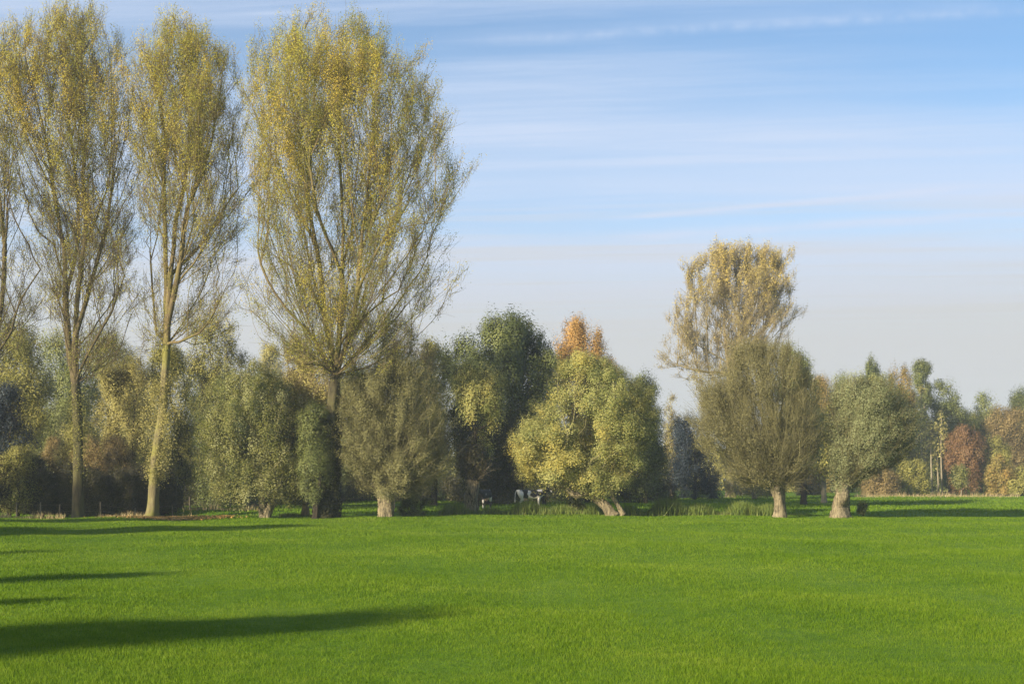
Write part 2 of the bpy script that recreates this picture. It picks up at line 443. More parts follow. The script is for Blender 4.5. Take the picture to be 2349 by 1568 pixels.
# ================================================================== THE TREES
GP = 'tall poplars along the left of the meadow'
GW = 'old pollard willows along the ditch'
GB = 'trees of the wood behind the willows'
GR = 'trees of the far wood on the right'
GH = 'dark bushes of the hedge on the left'

def pop_d(lo=0.12, y0=0.42, y1=0.7, side=None):
    def f(fr, C):
        v = lo+(1-lo)*np.clip((fr-y0)/(y1-y0), 0, 1)**1.3
        return v
    return f
pw = lambda fr: 0.75+0.35*fr
ptint = lambda fr, C: (fr-0.6)*0.45 + 0.12*np.sin(C[:, 0]*1.1+C[:, 2]*0.5)

PK = dict(leafm=LM['poplar'], barkm=BK['poplar'], twigm=BK['poptwig'], group=GP, cat='poplar', kd=0.75, cr=0.6, cs=(0.8, 0.8, 1.5), root_frac=0.96, br=0.31,
          ascend=5.0, bf=0.03, limbs=0, wz=pw, tint=ptint, lasp=0.75, ls=0.034, up=0.25, twigs=7, tw_len=1.7, rt=0.012, step=0.8, shell=0.5, fan=88, tc=0.5, tr=0.12, scat=1.2)

tree('poplar_tree', 'tall poplar cut by the left edge of the picture, leafy top and forked bare limbs', 84,
     [(40,-190,10),(70,-240,45),(110,-280,58),(200,-300,62),(300,-310,70),(400,-310,78),(500,-310,95),(600,-300,118),(700,-280,112),(770,-260,80),(850,-200,20)],
     [(-62,1200,0.42),(-58,1050,0.36),(-52,930,0.32),(-40,850,0.26)],
     n=1100, nl=142, seed=11, dens=pop_d(0.38,0.25,0.85),
     stems=[[(-40,850,0),(-5,700,.5),(8,560,.3),(20,440,0),(38,300,0),(45,180,0)], [(-45,850,0),(20,790,-.6),(60,690,-.8),(105,625,-1)], [(-50,860,0),(-100,700,1),(-140,500,1),(-150,300,1),(-150,120,1)],
            [(8,560,.3),(-10,430,0.3),(-30,300,0),(-20,160,0)]], **{**PK, 'barkm': BK['shadepop'], 'twigm': BK['darktwig']})

dark_pop = tree('poplar_tree', 'second poplar from the left, its shaded forked trunk rising out of the dark hedge', 83,
     [(10,172,200),(26,140,232),(42,60,250),(60,20,262),(90,8,285),(130,4,305),(200,2,318),(300,30,325),(400,62,328),(500,78,330),(600,92,330),(700,100,320),(780,120,300),(830,140,235)],
     [(178,1190,0.33),(179,1090,0.30),(176,960,0.27),(172,880,0.25)],
     n=1400, nl=142, seed=12, dens=pop_d(0.34,0.25,0.85),
     stems=[[(172,880,0),(172,790,0),(174,700,0),(188,600,0),(196,500,0),(190,400,0),(196,300,0),(188,180,0),(190,60,0)],
            [(172,880,0),(152,780,.3),(143,680,.6),(138,560,.6),(110,430,1),(90,300,1),(60,170,.5),(36,70,0)],
            [(176,800,0),(205,690,-.6),(238,590,-1),(262,480,-1),(275,350,-.6),(290,200,0)],
            [(176,870,0),(222,800,-1),(270,720,-1.2),(300,640,-1.3)], [(150,760,.6),(118,680,1.5),(100,600,2)],
            [(143,680,.6),(160,540,1.5),(150,400,2),(130,240,2),(120,90,1.5)], [(196,560,0),(232,430,1),(240,280,1.6),(245,120,1)]], **{**PK, 'barkm': BK['shadepop'], 'twigm': BK['darktwig']})

pale_pop = tree('poplar_tree', 'third poplar from the left, with a pale lichened trunk standing clear on the grass', 82,
     [(55,335,385),(68,322,470),(90,317,520),(125,312,545),(200,300,560),(300,303,560),(400,305,572),(500,312,572),(600,322,556),(700,322,540),(760,335,480),(820,345,420)],
     [(350,1189,0.34),(353,1120,0.29),(363,1030,0.26),(373,930,0.235),(379,850,0.22),(381,790,0.20)],
     n=1250, nl=140, seed=13, dens=pop_d(0.32,0.3,0.88),
     stems=[[(381,790,0),(385,700,0),(394,600,0),(405,500,0),(426,400,0),(432,300,.3),(425,180,.5),(430,75,.5)],
            [(379,800,0),(377,690,.4),(374,560,.6),(370,430,.6),(372,300,.6),(360,180,.4),(352,70,.2)],
            [(384,760,0),(408,660,-.5),(425,570,-.8),(440,480,-1),(475,400,-1),(505,260,-.8),(520,120,-.5)],
            [(379,850,0),(352,760,.6),(340,660,1),(330,560,1.2)], [(408,640,0),(450,560,1),(500,470,1.5),(535,420,1.5)],
            [(381,830,0),(420,790,-1),(470,770,-1.4)]], **{**PK, 'barkm': BK['lichen'], 'fan': 76})

ptree = tree('poplar_tree', 'broadest poplar, right-hand one of the tall group, with a wide round golden crown', 80,
     [(40,662,700),(56,648,730),(72,625,850),(100,585,905),(140,562,960),(200,552,1002),(260,548,1018),(340,555,1035),(400,568,1060),(425,575,1068),(450,590,1045),(500,600,1030),(560,580,1042),(610,560,1052),(650,545,1050),(700,555,1010),(750,575,985),(800,610,960),(850,680,900)],
     [(745,1186,0.52),(750,1100,0.46),(758,1000,0.43),(766,910,0.34),(770,862,0.27)],
     n=2400, nl=138, seed=14, dens=pop_d(0.55,0.2,0.85),
     stems=[[(770,862,0),(780,760,0),(783,660,0),(786,560,0),(784,450,0),(776,340,0),(780,220,0),(770,90,0)],
            [(770,862,0),(745,740,.4),(735,640,.6),(712,520,.8),(690,400,1),(672,280,1),(660,160,.6),(670,60,.4)],
            [(770,862,0),(812,740,-.5),(824,640,-.8),(836,540,-1),(850,420,-1),(860,300,-.8),(862,180,-.5),(850,85,-.3)],
            [(745,740,.4),(700,650,1.5),(655,600,2),(600,560,2.2)], [(712,560,.8),(660,440,1.6),(620,340,2),(590,220,2),(580,150,1.5)],
            [(824,680,-.8),(880,580,-2),(930,540,-2.4),(1000,530,-2.4)], [(836,560,-1),(900,440,-1.8),(960,330,-2),(985,240,-1.6)],
            [(790,800,0),(850,725,-1.5),(920,680,-2.2),(1000,650,-2.5)], [(783,640,0),(800,500,2),(820,380,2.6),(930,250,2),(940,150,1.6)],
            [(768,850,0),(715,770,-1),(665,715,-1.6),(625,650,-2),(605,590,-2)], [(836,540,0),(910,450,2),(980,420,2.4),(1040,410,2.4)], [(735,640,-1),(740,500,-2.4),(725,350,-2.8),(735,200,-2)]],
     **{**PK, 'twigs': 6, 'barkm': BK['shadepop'], 'fan': 130})

tree('poplar_tree', 'lone distant poplar on the right, flat topped fan of limbs with golden rim', 165,
     [(574,1640,1760),(584,1612,1780),(606,1575,1802),(650,1562,1816),(690,1540,1826),(740,1538,1820),(780,1558,1795),(805,1530,1780),(840,1518,1740),(880,1530,1740)],
     [(1676,1141,0.55),(1675,1000,0.5),(1674,900,0.45),(1674,860,0.42)],
     n=1100, nl=78, seed=15, dens=lambda fr, C: 0.22+0.95*np.clip((fr-0.45)/0.4, 0, 1)**1.5,
     stems=[[(1674,860,0),(1664,800,0),(1660,720,0),(1655,640,0),(1645,580,0)], [(1676,860,0),(1690,790,0),(1695,700,0),(1700,620,0),(1705,575,0)],
            [(1690,800,0),(1720,730,0),(1745,660,0),(1770,600,0)], [(1664,800,0),(1620,740,0),(1590,690,0),(1560,660,0)],
            [(1664,780,0),(1630,700,2),(1610,630,2),(1600,590,2)], [(1700,800,0),(1750,760,0),(1800,710,0)], [(1668,840,0),(1600,790,0),(1555,740,0)],
            [(1672,880,0),(1600,850,0),(1530,830,0)]],
     **{**PK, 'leafm': LM['poplar_far'], 'twigm': BK['tan'], 'group': None, 'cr': 0.75, 'ls': 0.07, 'rt': 0.02, 'twigs': 12, 'step': 1.2, 'fan': 95, 'shell': 0.55, 'tw_len': 1.6})

# ---- water shoots on the bare stems
def shoots(root, cx, d, y0, y1, r, n, mat, seed):
    rng = np.random.default_rng(seed); k = 70
    cy = rng.uniform(y0, y1, k); a = rng.uniform(0, 6.283, k); ro = rng.uniform(0.25, r, k)*np.sin(np.pi*np.clip((cy-y0)/(y1-y0), 0.08, 0.92))**0.5
    X = (np.interp(cy, [p[0] for p in cx], [p[1] for p in cx])-CX)*d/F
    c = np.stack([X+np.cos(a)*ro, d+np.sin(a)*ro, H+(HY-cy)*d/F], 1); j = rng.integers(0, k, n)
    pos = c[j]+rng.normal(0, 1, (n, 3))*np.array([0.2, 0.2, 0.4])
    V, Fc = leaves_mesh(pos-np.array(root.location), rng.normal(0, 1, (n, 3))+np.array([0, -0.3, 0.4]), rng.uniform(0.025, 0.05, n), rng, 0.7)
    np_mesh('water_shoots', V, Fc, 4, mat, root, tint=rng.uniform(0.1, 0.8, n))
shoots(pale_pop, [(850, 379), (930, 373), (1030, 363), (1120, 353)], 82, 865, 1085, 1.25, 11000, LM['tan'], 51)
shoots(dark_pop, [(872, 172), (960, 176), (1090, 179)], 83, 900, 1090, 0.6, 3500, LM['olive'], 52)

# ---- willows along the ditch
rng = np.random.default_rng(404); nI = 9000
tq = rng.uniform(0, 1, nI); ypx = 1186-tq*225; xpx = np.interp(ypx, [900, 1000, 1100, 1186], [765, 758, 750, 745])
ang = rng.uniform(0, 2*np.pi, nI); rr = (0.72-0.22*tq)*(1+0.18*np.sin(ang*3+tq*14))*rng.uniform(0.75, 1.15, nI)
ax = (xpx-CX)*80/F+np.cos(ang)*rr; ay = 80+np.sin(ang)*rr; azz = np.maximum(H+(HY-ypx)*80/F, 0.05)
V, Fc = leaves_mesh(np.stack([ax, ay, azz], 1)-np.array(ptree.location), np.stack([np.cos(ang), np.sin(ang), 0.3+0*ang], 1)+rng.normal(0, 0.4, (nI, 3)), rng.uniform(0.05, 0.1, nI), rng, 0.8)
np_mesh('ivy', V, Fc, 4, LM['dark'], ptree, tint=rng.uniform(0, 0.8, nI))
WK = dict(cat='willow', group=GW, barkm=BK['willow'], twigm=BK['wiltwig'], kd=0.85, ascend=0.8, bf=0.35, curve=0.5, knob=0.22, flare=0.35, root_frac=0.8)
gt = lambda fr, C: 0.1*np.sin(C[:, 0]*1.3+2)+0.1*(fr-0.5)

def extra_stem(root, pts, rad, mat, d, seed, name='side_stem'):
    rng = np.random.default_rng(seed)
    p = np.array([P(x, y, d)+np.array([0, yo, 0]) for (x, y, yo) in pts])
    p[0][2] = max(p[0][2], float(ground_h(p[0][0], p[0][1]))-0.05) if p[0][2] < 0.1 else p[0][2]
    V, Fc = trunk_mesh(p-np.array(root.location), rad, rng, knob=0.2, flare=0.25)
    return np_mesh(name, V, Fc, 4, mat, root, smooth=True)

t = tree('willow_tree', 'green clumpy willow left of centre on a split, half leaning pale trunk', 81.5,
     [(828,540,590),(850,505,630),(880,480,670),(930,452,715),(1000,444,742),(1060,440,748),(1105,446,742),(1130,470,725),(1146,520,690)],
     [(606,1186,0.24),(603,1160,0.22),(605,1135,0.24),(612,1108,0.26)], leafm=LM['green'],
     n=660, nl=240, ls=0.048, cr=0.48, lobes=44, lr=1.0, fill=0.5, cs=(0.9,0.9,1.25), seed=21, limbs=16, twigs=6, shell=0.36, tint=gt, tc=0.55, tr=0.4, lasp=0.4, rt=0.014, scat=1.2, droop=0.3, **WK)
extra_stem(t, [(612,1187,-.1),(622,1160,-.15),(634,1138,-.1),(640,1112,0)], [0.22,0.24,0.24,0.2], BK['willow'], 81.5, 5)

tree('willow_tree', 'small shaded blue green willow squeezed between the green clumpy and fine leaved willows', 79.0,
     [(915,700,738),(940,690,748),(980,684,754),(1030,684,755),(1080,688,755),(1115,694,752),(1138,708,746)],
     [(722,1189,0.16),(725,1160,0.14),(732,1120,0.14),(738,1080,0.12)], leafm=LM['darkg'],
     n=230, nl=210, ls=0.046, cr=0.4, cs=(0.9,0.9,1.2), seed=22, limbs=8, lobes=20, lr=0.8, kd=0.5, twigs=5, tc=0.4, tr=0.4, lasp=0.4,
     **{k: v for k, v in {**WK, 'barkm': BK['dark']}.items() if k != 'kd'})

t = tree('willow_tree', 'grey olive fine leaved willow with an even round crown on a pale broad trunk', 80.5,
     [(830,880,945),(845,838,975),(875,795,1008),(930,762,1034),(990,756,1046),(1040,762,1050),(1080,778,1040),(1110,800,1005),(1130,845,950)],
     [(885,1184,0.42),(886,1160,0.36),(884,1140,0.40),(884,1118,0.42)], leafm=LM['greywil'],
     n=1000, nl=190, ls=0.044, cr=0.45, lobes=70, lr=0.9, lsh=(0.8,0.8,1.7), cs=(0.7,0.7,1.5), seed=23, limbs=24, twigs=5, shell=0.62, tc=0.28, tr=0.4, lasp=0.35, rods=130, rod_r=0.016, scat=1.4, **WK)
extra_stem(t, [(884,1132,0),(868,1122,-.1),(856,1108,-.1)], [0.22,0.16,0.12], BK['willow'], 80.5, 6, 'limb')
extra_stem(t, [(886,1132,0),(900,1118,-.1),(906,1104,-.1)], [0.25,0.2,0.15], BK['willow'], 80.5, 7, 'limb')

t = tree('willow_tree', 'leaning willow at the centre, dense yellow green dome over two slanting stems', 82.5,
     [(810,1318,1352),(828,1290,1385),(850,1268,1430),(880,1248,1478),(920,1228,1508),(955,1200,1524),(990,1172,1524),(1020,1170,1505),(1060,1178,1470),(1090,1184,1452),(1108,1200,1438),(1122,1262,1390)],
     [(1404,1180,0.32),(1388,1160,0.26),(1366,1142,0.25),(1338,1124,0.27)], leafm=LM['yellow'],
     n=800, nl=270, ls=0.047, cr=0.5, lobes=60, lr=1.15, fill=0.28, cs=(1,1,0.95), seed=24, limbs=26, twigs=5, shell=0.3, tc=0.5, tr=0.4, lasp=0.45,
     tint=lambda fr, C: np.where(fr < 0.35, 0.12, -0.05)+0.1*np.sin(C[:, 0]*0.9), scat=1.1, **WK)
extra_stem(t, [(1428,1179,-.2),(1415,1156,-.3),(1402,1134,-.35),(1390,1100,-.2)], [0.16,0.12,0.11,0.11], BK['willow'], 82.5, 8)
extra_stem(t, [(1362,1126,0),(1340,1132,-.2),(1318,1134,-.3),(1300,1120,-.3)], [0.24,0.2,0.16,0.12], BK['willow'], 82.5, 9, 'limb')

tree('willow_tree', 'brown twiggy pollard willow with almost bare upright rods fanning from a short trunk', 80.5,
     [(790,1700,1782),(812,1668,1838),(850,1632,1852),(890,1600,1872),(930,1570,1888),(980,1572,1892),(1030,1604,1886),(1080,1640,1872),(1110,1712,1830)],
     [(1788,1176,0.33),(1788,1150,0.31),(1784,1128,0.36),(1782,1112,0.4)], leafm=LM['brownwil'],
     n=800, nl=105, ls=0.042, lobes=60, lr=0.9, lsh=(0.7,0.7,1.8), cr=0.55, cs=(0.55,0.55,1.7), seed=25, limbs=14, twigs=10, tw_len=1.6, shell=0.65, tc=0.3, tr=0.4, lasp=0.35, rods=420, rod_r=0.018, scat=1.4,
     **WK)

t = tree('willow_tree', 'grey green willow nearest the right edge, silver crown above a wide flared split trunk', 80.5,
     [(868,1930,2020),(890,1905,2060),(920,1893,2085),(960,1884,2108),(1000,1884,2116),(1040,1886,2090),(1070,1890,2060),(1095,1905,2000),(1115,1915,1962)],
     [(1926,1178,0.50),(1926,1158,0.42),(1928,1135,0.36),(1930,1112,0.38)], leafm=LM['silver'],
     n=800, nl=170, ls=0.044, cr=0.48, lobes=50, lr=0.95, lsh=(0.8,0.8,1.6), cs=(0.75,0.75,1.45), seed=26, limbs=20, twigs=6, shell=0.6, tc=0.4, tr=0.4, lasp=0.35, rods=120, rod_r=0.016, tint=gt, scat=1.3, **WK)
extra_stem(t, [(1944,1178,.1),(1942,1158,.1),(1942,1136,.1)], [0.2,0.17,0.2], BK['dark'], 80.5, 10)

# ---- back trees: label, name, depth, profile, colour, density ...
def back(label, d, prof, leaf, seed, base=None, name='leafy_tree', cat='tree', bark='dark', group=GB, n=None, nl=95, cr=1.0, ls=0.13, cs=(0.9,0.9,1.2), tc=0.45, tr=0.35, twigs=4, **kw):
    ytop = min(p[0] for p in prof); ybot = max(p[0] for p in prof)
    pb = max(prof, key=lambda p: p[0]); bx = base if base is not None else (pb[1]+pb[2])/2
    gy = HY+H*F/d
    top = P(bx, ytop, d)[2]; r0 = max(0.05, top*0.02)
    yt = gy-(gy-ytop)*0.55
    hts = [(bx, gy, r0), (bx+2, gy-(gy-yt)*0.5, r0*0.8), (bx, yt, r0*0.5)]
    area = sum((b[2]-b[1]+a[2]-a[1])/2*(b[0]-a[0]) for a, b in zip(prof[:-1], prof[1:]))*(d/F)**2
    if n is None: n = int(np.clip(area*3.6/(cr*cr), 40, 900))
    kw.setdefault('lobes', int(np.clip(area/2.6/(cr*cr), 5, 90))); kw.setdefault('lr', cr*1.35); kw.setdefault('lsh', (0.85, 0.85, 1.35))
    cr *= 0.85; ls *= 0.47; nl *= 2.8
    kw.setdefault('ascend', 1.2); kw.setdefault('bf', 0.15)
    return tree(name, label, d, prof, hts, LM[leaf], BK[bark], cat=cat, group=group, seed=seed, n=n, nl=nl, cr=cr, ls=ls, cs=cs, tc=tc, tr=tr,
                twigs=twigs, limbs=10, step=1.2, rt=0.02, root_frac=0.25, **kw)

back('round olive brown tree at the far left behind the cut-off poplar', 104, [(745,20,60),(775,-40,105),(850,-90,130),(950,-100,130),(1050,-90,110),(1120,-60,90)], 'olive', 31)
back('tall grey green willow between the first two poplar trunks', 112, [(770,110,150),(800,85,215),(860,75,245),(950,70,250),(1050,80,230),(1110,100,210)], 'sage', 32, cs=(0.75,0.75,1.6), name='willow_tree', cat='willow')
back('brownish tree behind the second poplar, its crown bumping into the sky', 124, [(765,200,262),(790,175,300),(850,170,330),(950,165,335),(1080,170,330)], 'olive', 33, cr=1.1)
back('blue black shaded tree low at the left edge', 90, [(888,-10,30),(910,-30,68),(960,-45,82),(1000,-45,86),(1030,-30,70),(1080,-10,50)], 'bluey', 34, cr=0.8, ls=0.11)  # this tree's shade is carried by the navy leaf colours
back('sunlit tan yellow willow between the second and third poplar trunks', 98, [(822,268,330),(850,240,352),(900,215,372),(960,205,385),(1020,210,380),(1060,225,370),(1110,250,360)], 'tan', 35, name='willow_tree', cat='willow', cr=0.75, ls=0.095, cs=(0.75,0.75,1.4))
back('rusty orange low bush in front of the tan willow', 92, [(1005,195,285),(1025,170,318),(1060,150,338),(1100,150,335),(1140,160,330),(1165,170,320)], 'rust', 36, name='bush', cat='bush', cr=0.6, ls=0.085, group=None)
back('pale peach bush beside the second poplar trunk', 93, [(940,155,178),(970,140,205),(1020,125,212),(1070,130,205),(1100,140,200)], 'tan', 37, name='bush', cat='bush', cr=0.55, ls=0.085, group=None)
back('tiny red orange shrub at the foot of the grey green willow on the left', 95, [(1005,112,132),(1020,104,148),(1045,104,150),(1060,112,145)], 'rust', 38, name='bush', cat='bush', cr=0.4, ls=0.08, group=None)
back('dull brown twiggy tree right of the third poplar trunk, top in the sky', 118, [(733,440,505),(750,420,540),(790,405,572),(850,400,600),(950,395,600),(1060,400,590),(1120,410,580)], 'olive', 39, cr=1.0, twigs=9, nl=75)
back('amber brown low tree close behind the third poplar trunk', 100, [(795,345,400),(820,330,425),(890,335,440),(950,372,455),(1020,380,460),(1080,370,460),(1130,365,460)], 'olive', 40, cr=0.75, ls=0.1)
back('pale orange far tree peeping through the gap between the third and broadest poplars', 215, [(795,608,632),(815,600,645),(850,590,655),(900,580,660),(1000,580,660),(1090,590,650)], 'tan', 41, cr=1.3, ls=0.2, group=None)
back('tan twiggy tree directly left of the broadest poplar trunk', 84.6, [(765,665,730),(790,648,755),(850,640,775),(890,640,800),(940,640,800),(1000,645,790),(1060,660,780)], 'tan', 42, base=700, cr=0.75, nl=60, ls=0.1, twigs=14, bark='tan', tw_len=1.5)
back('pale thin twiggy tree right of the broadest poplar trunk', 108, [(725,810,905),(750,790,950),(790,785,985),(840,780,1000),(950,790,1000),(1100,800,980)], 'tan', 43, cr=1.0, nl=24, twigs=16, bark='tan', tw_len=1.5)
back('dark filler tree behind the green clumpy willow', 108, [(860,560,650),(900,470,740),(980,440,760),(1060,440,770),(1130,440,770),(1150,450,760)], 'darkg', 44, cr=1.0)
back('yellow olive tree at the left shoulder of the big dark green tree', 116, [(788,958,1000),(810,945,1030),(860,940,1040),(950,940,1040),(1080,950,1040)], 'olive', 45, cr=0.9)
back('big dark grey green willow with a lobed crown behind the centre', 120, [(738,1112,1142),(752,1100,1240),(762,1040,1256),(780,1022,1276),(830,1010,1292),(900,1008,1280),(980,1020,1240),(1060,1020,1220),(1110,1040,1200)], 'darkg', 46, name='willow_tree', cat='willow', cr=1.0, nl=120, ls=0.18, cs=(0.8,0.8,1.7), tc=0.5)
back('yellow green drooping willow half hiding the big dark willow', 96, [(835,1045,1110),(860,1022,1150),(900,1018,1166),(940,1030,1162),(975,1060,1158),(1010,1085,1150),(1040,1110,1140)], 'yellow', 47, base=1090, name='willow_tree', cat='willow', cr=0.75, ls=0.11, cs=(0.75,0.75,1.5), tc=0.4)
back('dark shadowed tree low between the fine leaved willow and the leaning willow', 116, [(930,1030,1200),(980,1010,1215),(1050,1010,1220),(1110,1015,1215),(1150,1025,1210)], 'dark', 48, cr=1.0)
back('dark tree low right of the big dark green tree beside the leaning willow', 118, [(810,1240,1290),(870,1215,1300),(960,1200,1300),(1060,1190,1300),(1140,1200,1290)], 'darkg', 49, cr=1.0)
back('orange topped tree rising above the leaning willow', 128, [(737,1300,1325),(755,1285,1355),(780,1270,1388),(820,1262,1410),(880,1260,1440),(1000,1260,1440),(1100,1270,1430)], 'orange', 50, cr=0.9, ls=0.14, cs=(0.7,0.7,1.6))
back('dark green tree showing as a shoulder at the right of the leaning willow crown', 122, [(862,1470,1490),(885,1430,1508),(930,1420,1516),(1000,1420,1528),(1080,1420,1535),(1135,1430,1530)], 'darkg', 51, cr=0.9)
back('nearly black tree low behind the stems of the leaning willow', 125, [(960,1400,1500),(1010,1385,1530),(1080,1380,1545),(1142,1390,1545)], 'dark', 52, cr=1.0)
back('thin beige leafed sapling in the gap right of the leaning willow', 150, [(905,1528,1548),(960,1522,1560),(1020,1522,1556),(1090,1524,1552),(1130,1530,1550)], 'tan', 53, cr=0.8, nl=22, twigs=14, bark='tan', group=None)
back('blue black tree in the gap between the leaning willow and the brown twiggy willow', 146, [(945,1565,1600),(965,1548,1622),(1010,1540,1640),(1060,1532,1650),(1110,1530,1650),(1140,1535,1650)], 'bluey', 54, cr=0.95, nl=120, group=None)
back('tan brown skirt of small trees at the foot of the distant poplar', 150, [(855,1580,1640),(890,1580,1700),(950,1605,1740),(1040,1640,1780),(1130,1660,1800)], 'tan', 55, cr=1.1, nl=40, twigs=14, bark='tan', group=None)
back('green topped tree behind the brown twiggy willow', 118, [(792,1805,1835),(810,1775,1848),(850,1760,1858),(900,1770,1880),(980,1780,1895),(1060,1790,1895)], 'sage', 56, cr=0.85, group=None)

# far wood on the right
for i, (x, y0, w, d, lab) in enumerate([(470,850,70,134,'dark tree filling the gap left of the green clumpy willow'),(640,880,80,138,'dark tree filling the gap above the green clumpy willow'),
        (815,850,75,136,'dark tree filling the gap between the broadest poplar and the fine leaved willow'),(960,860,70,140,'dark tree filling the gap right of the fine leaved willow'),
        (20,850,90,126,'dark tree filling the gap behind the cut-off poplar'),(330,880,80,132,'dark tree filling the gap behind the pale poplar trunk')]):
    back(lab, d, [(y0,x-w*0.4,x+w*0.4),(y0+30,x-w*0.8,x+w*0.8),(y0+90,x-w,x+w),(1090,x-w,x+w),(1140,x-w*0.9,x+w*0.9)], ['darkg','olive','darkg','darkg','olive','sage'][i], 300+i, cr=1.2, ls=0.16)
RD = dict(group=GR, cr=1.15, ls=0.19, nl=90)
back('yellow small headed tree just right of the brown twiggy willow', 205, [(868,1872,1892),(885,1862,1910),(930,1858,1915),(1010,1855,1915),(1120,1860,1910)], 'amber', 60, **RD)
back('slim green pointed tree above the left side of the right-hand willow', 208, [(858,1920,1932),(880,1908,1948),(920,1900,1960),(1000,1900,1965),(1120,1905,1960)], 'sage', 61, **{**RD,'cs':(0.7,0.7,1.7)})
back('narrow dark green spire tree above the right-hand willow', 212, [(825,1993,2006),(845,1985,2016),(868,1972,2022),(910,1962,2030),(1000,1960,2040),(1120,1970,2030)], 'darkg', 62, **{**RD,'cs':(0.6,0.6,1.5),'cr':0.9})
back('pale yellow green bushy tree under the narrow dark spire', 198, [(868,2005,2040),(890,1985,2060),(940,1970,2070),(1030,1970,2075),(1110,1975,2070)], 'yellow', 63, **RD)
back('golden orange pointed tree right of the narrow dark spire', 204, [(838,2050,2068),(850,2040,2082),(880,2030,2098),(930,2028,2105),(1000,2030,2105),(1100,2040,2100)], 'amber', 64, **{**RD,'cs':(0.7,0.7,1.5)})
back('sparse tall birch with a bare pale stem and a small dark tuft on top', 200, [(828,2105,2118),(842,2092,2130),(862,2090,2132),(885,2100,2135),(940,2100,2140),(1000,2100,2145),(1080,2100,2140)], 'darkg', 65, **{**RD,'cr':0.8,'nl':42,'bark':'pale','name':'birch_tree','cat':'birch'})
back('dark green round tree sloping down to the right', 202, [(872,2145,2175),(890,2130,2192),(920,2128,2208),(955,2128,2235),(1000,2130,2232),(1100,2140,2220)], 'darkg', 66, **RD)
back('rust red tree low in front of the dark green round tree', 186, [(985,2195,2225),(1005,2178,2252),(1040,2165,2262),(1080,2168,2260),(1120,2185,2245)], 'red', 67, **{**RD,'cr':0.9})
back('pale grey green sparse tree with a rounded top near the right edge', 210, [(902,2250,2272),(915,2236,2290),(945,2228,2300),(1000,2225,2310),(1100,2230,2300)], 'sage', 68, **{**RD,'nl':55})
back('dull orange tan tree against the right edge', 206, [(935,2290,2340),(960,2265,2365),(1000,2250,2380),(1060,2260,2390),(1110,2270,2380)], 'rust', 69, **RD)
back('green spiky tree cut by the right edge', 214, [(898,2344,2360),(915,2318,2380),(950,2312,2400),(1040,2315,2410),(1110,2320,2400)], 'darkg', 70, **{**RD,'cs':(0.6,0.6,1.6)})
back('low dark green bush under the pale stems right of the right-hand willow', 182, [(1058,2070,2100),(1075,2045,2125),(1105,2035,2135),(1132,2040,2130)], 'olive', 71, **{**RD,'cr':0.8,'name':'bush','cat':'bush'})
back('amber and orange low bush near the right edge of the far wood', 180, [(1050,2285,2305),(1065,2266,2325),(1095,2258,2332),(1130,2262,2328)], 'amber', 72, **{**RD,'cr':0.8,'name':'bush','cat':'bush'})
back('low dark bush cut by the right edge', 180, [(1075,2320,2370),(1100,2305,2380),(1132,2310,2380)], 'olive', 73, **{**RD,'cr':0.8,'name':'bush','cat':'bush'})
back('green bush between the red tree and the amber bush', 188, [(1000,2262,2290),(1030,2245,2310),(1080,2240,2315),(1128,2245,2310)], 'olive', 74, **{**RD,'cr':0.9,'name':'bush','cat':'bush'})
back('young bright green tree on a thin pale stem before the red tree', 176, [(1068,2190,2212),(1082,2180,2226),(1102,2182,2224),(1114,2192,2214)], 'green', 75, base=2203, **{**RD,'cr':0.6,'nl':50,'bark':'pale','group':None})
back('brown low bush behind the trunk of the right-hand willow', 178, [(1070,1990,2040),(1095,1965,2060),(1132,1965,2060)], 'rust', 76, **{**RD,'cr':0.8,'name':'bush','cat':'bush'})
back('little golden bush seen low between the two right-hand willows', 175, [(1085,1855,1875),(1100,1845,1890),(1132,1848,1888)], 'amber', 77, **{**RD,'cr':0.6,'name':'bush','cat':'bush','group':None})
back('purple brown thicket low behind the brown twiggy willow', 172, [(1040,1700,1860),(1080,1660,1870),(1138,1660,1875)], 'dark', 78, **{**RD,'cr':1.0,'name':'bush','cat':'bush','group':None,'twigs':10})
for i, (x, y0, d) in enumerate([(2112, 880, 196), (2135, 945, 188), (2158, 940, 187), (2150, 960, 190), (2124, 950, 192)]):
    tree('birch_tree', ['tall pale bare stem under the dark tuft of the sparse birch', 'pale bare stem left of the rust red tree, the shorter of a close pair',
          'taller right one of the close pair of pale stems left of the red tree', 'thin pale stem hidden between the close pair of pale stems', 'thin pale leaning stem beside the sparse birch'][i], d,
         [(y0, x-8, x+8), (y0+40, x-14, x+14), (y0+110, x-10, x+10)], [(x+3, HY+H*F/d, 0.13), (x, y0+110, 0.10), (x, y0+15, 0.05)],
         LM['tan'], BK['pale'], cat='birch', group='pale bare stems of the far wood', seed=90+i, n=22, nl=22, ls=0.14, cr=0.6, limbs=3, twigs=5, rt=0.02)

for i, (x, y0, w, lf, lab) in enumerate([(1835,905,55,'olive','hazy olive tree far behind the brown twiggy willow'),(1945,915,60,'sage','hazy sage tree far behind the right-hand willow'),(2065,905,60,'olive','hazy olive tree far behind the golden pointed tree'),
        (2165,925,60,'sage','hazy sage tree far behind the dark green round tree'),(2250,950,55,'olive','hazy olive tree far behind the red tree'),(2330,945,60,'amber','hazy yellow tree far behind the right edge of the wood')]):
    back(lab, 222, [(y0,x-w*0.4,x+w*0.4),(y0+18,x-w*0.75,x+w*0.75),(y0+60,x-w,x+w),(1060,x-w,x+w),(1120,x-w*0.9,x+w*0.9)], lf, 330+i, **{**RD, 'cr': 1.3})
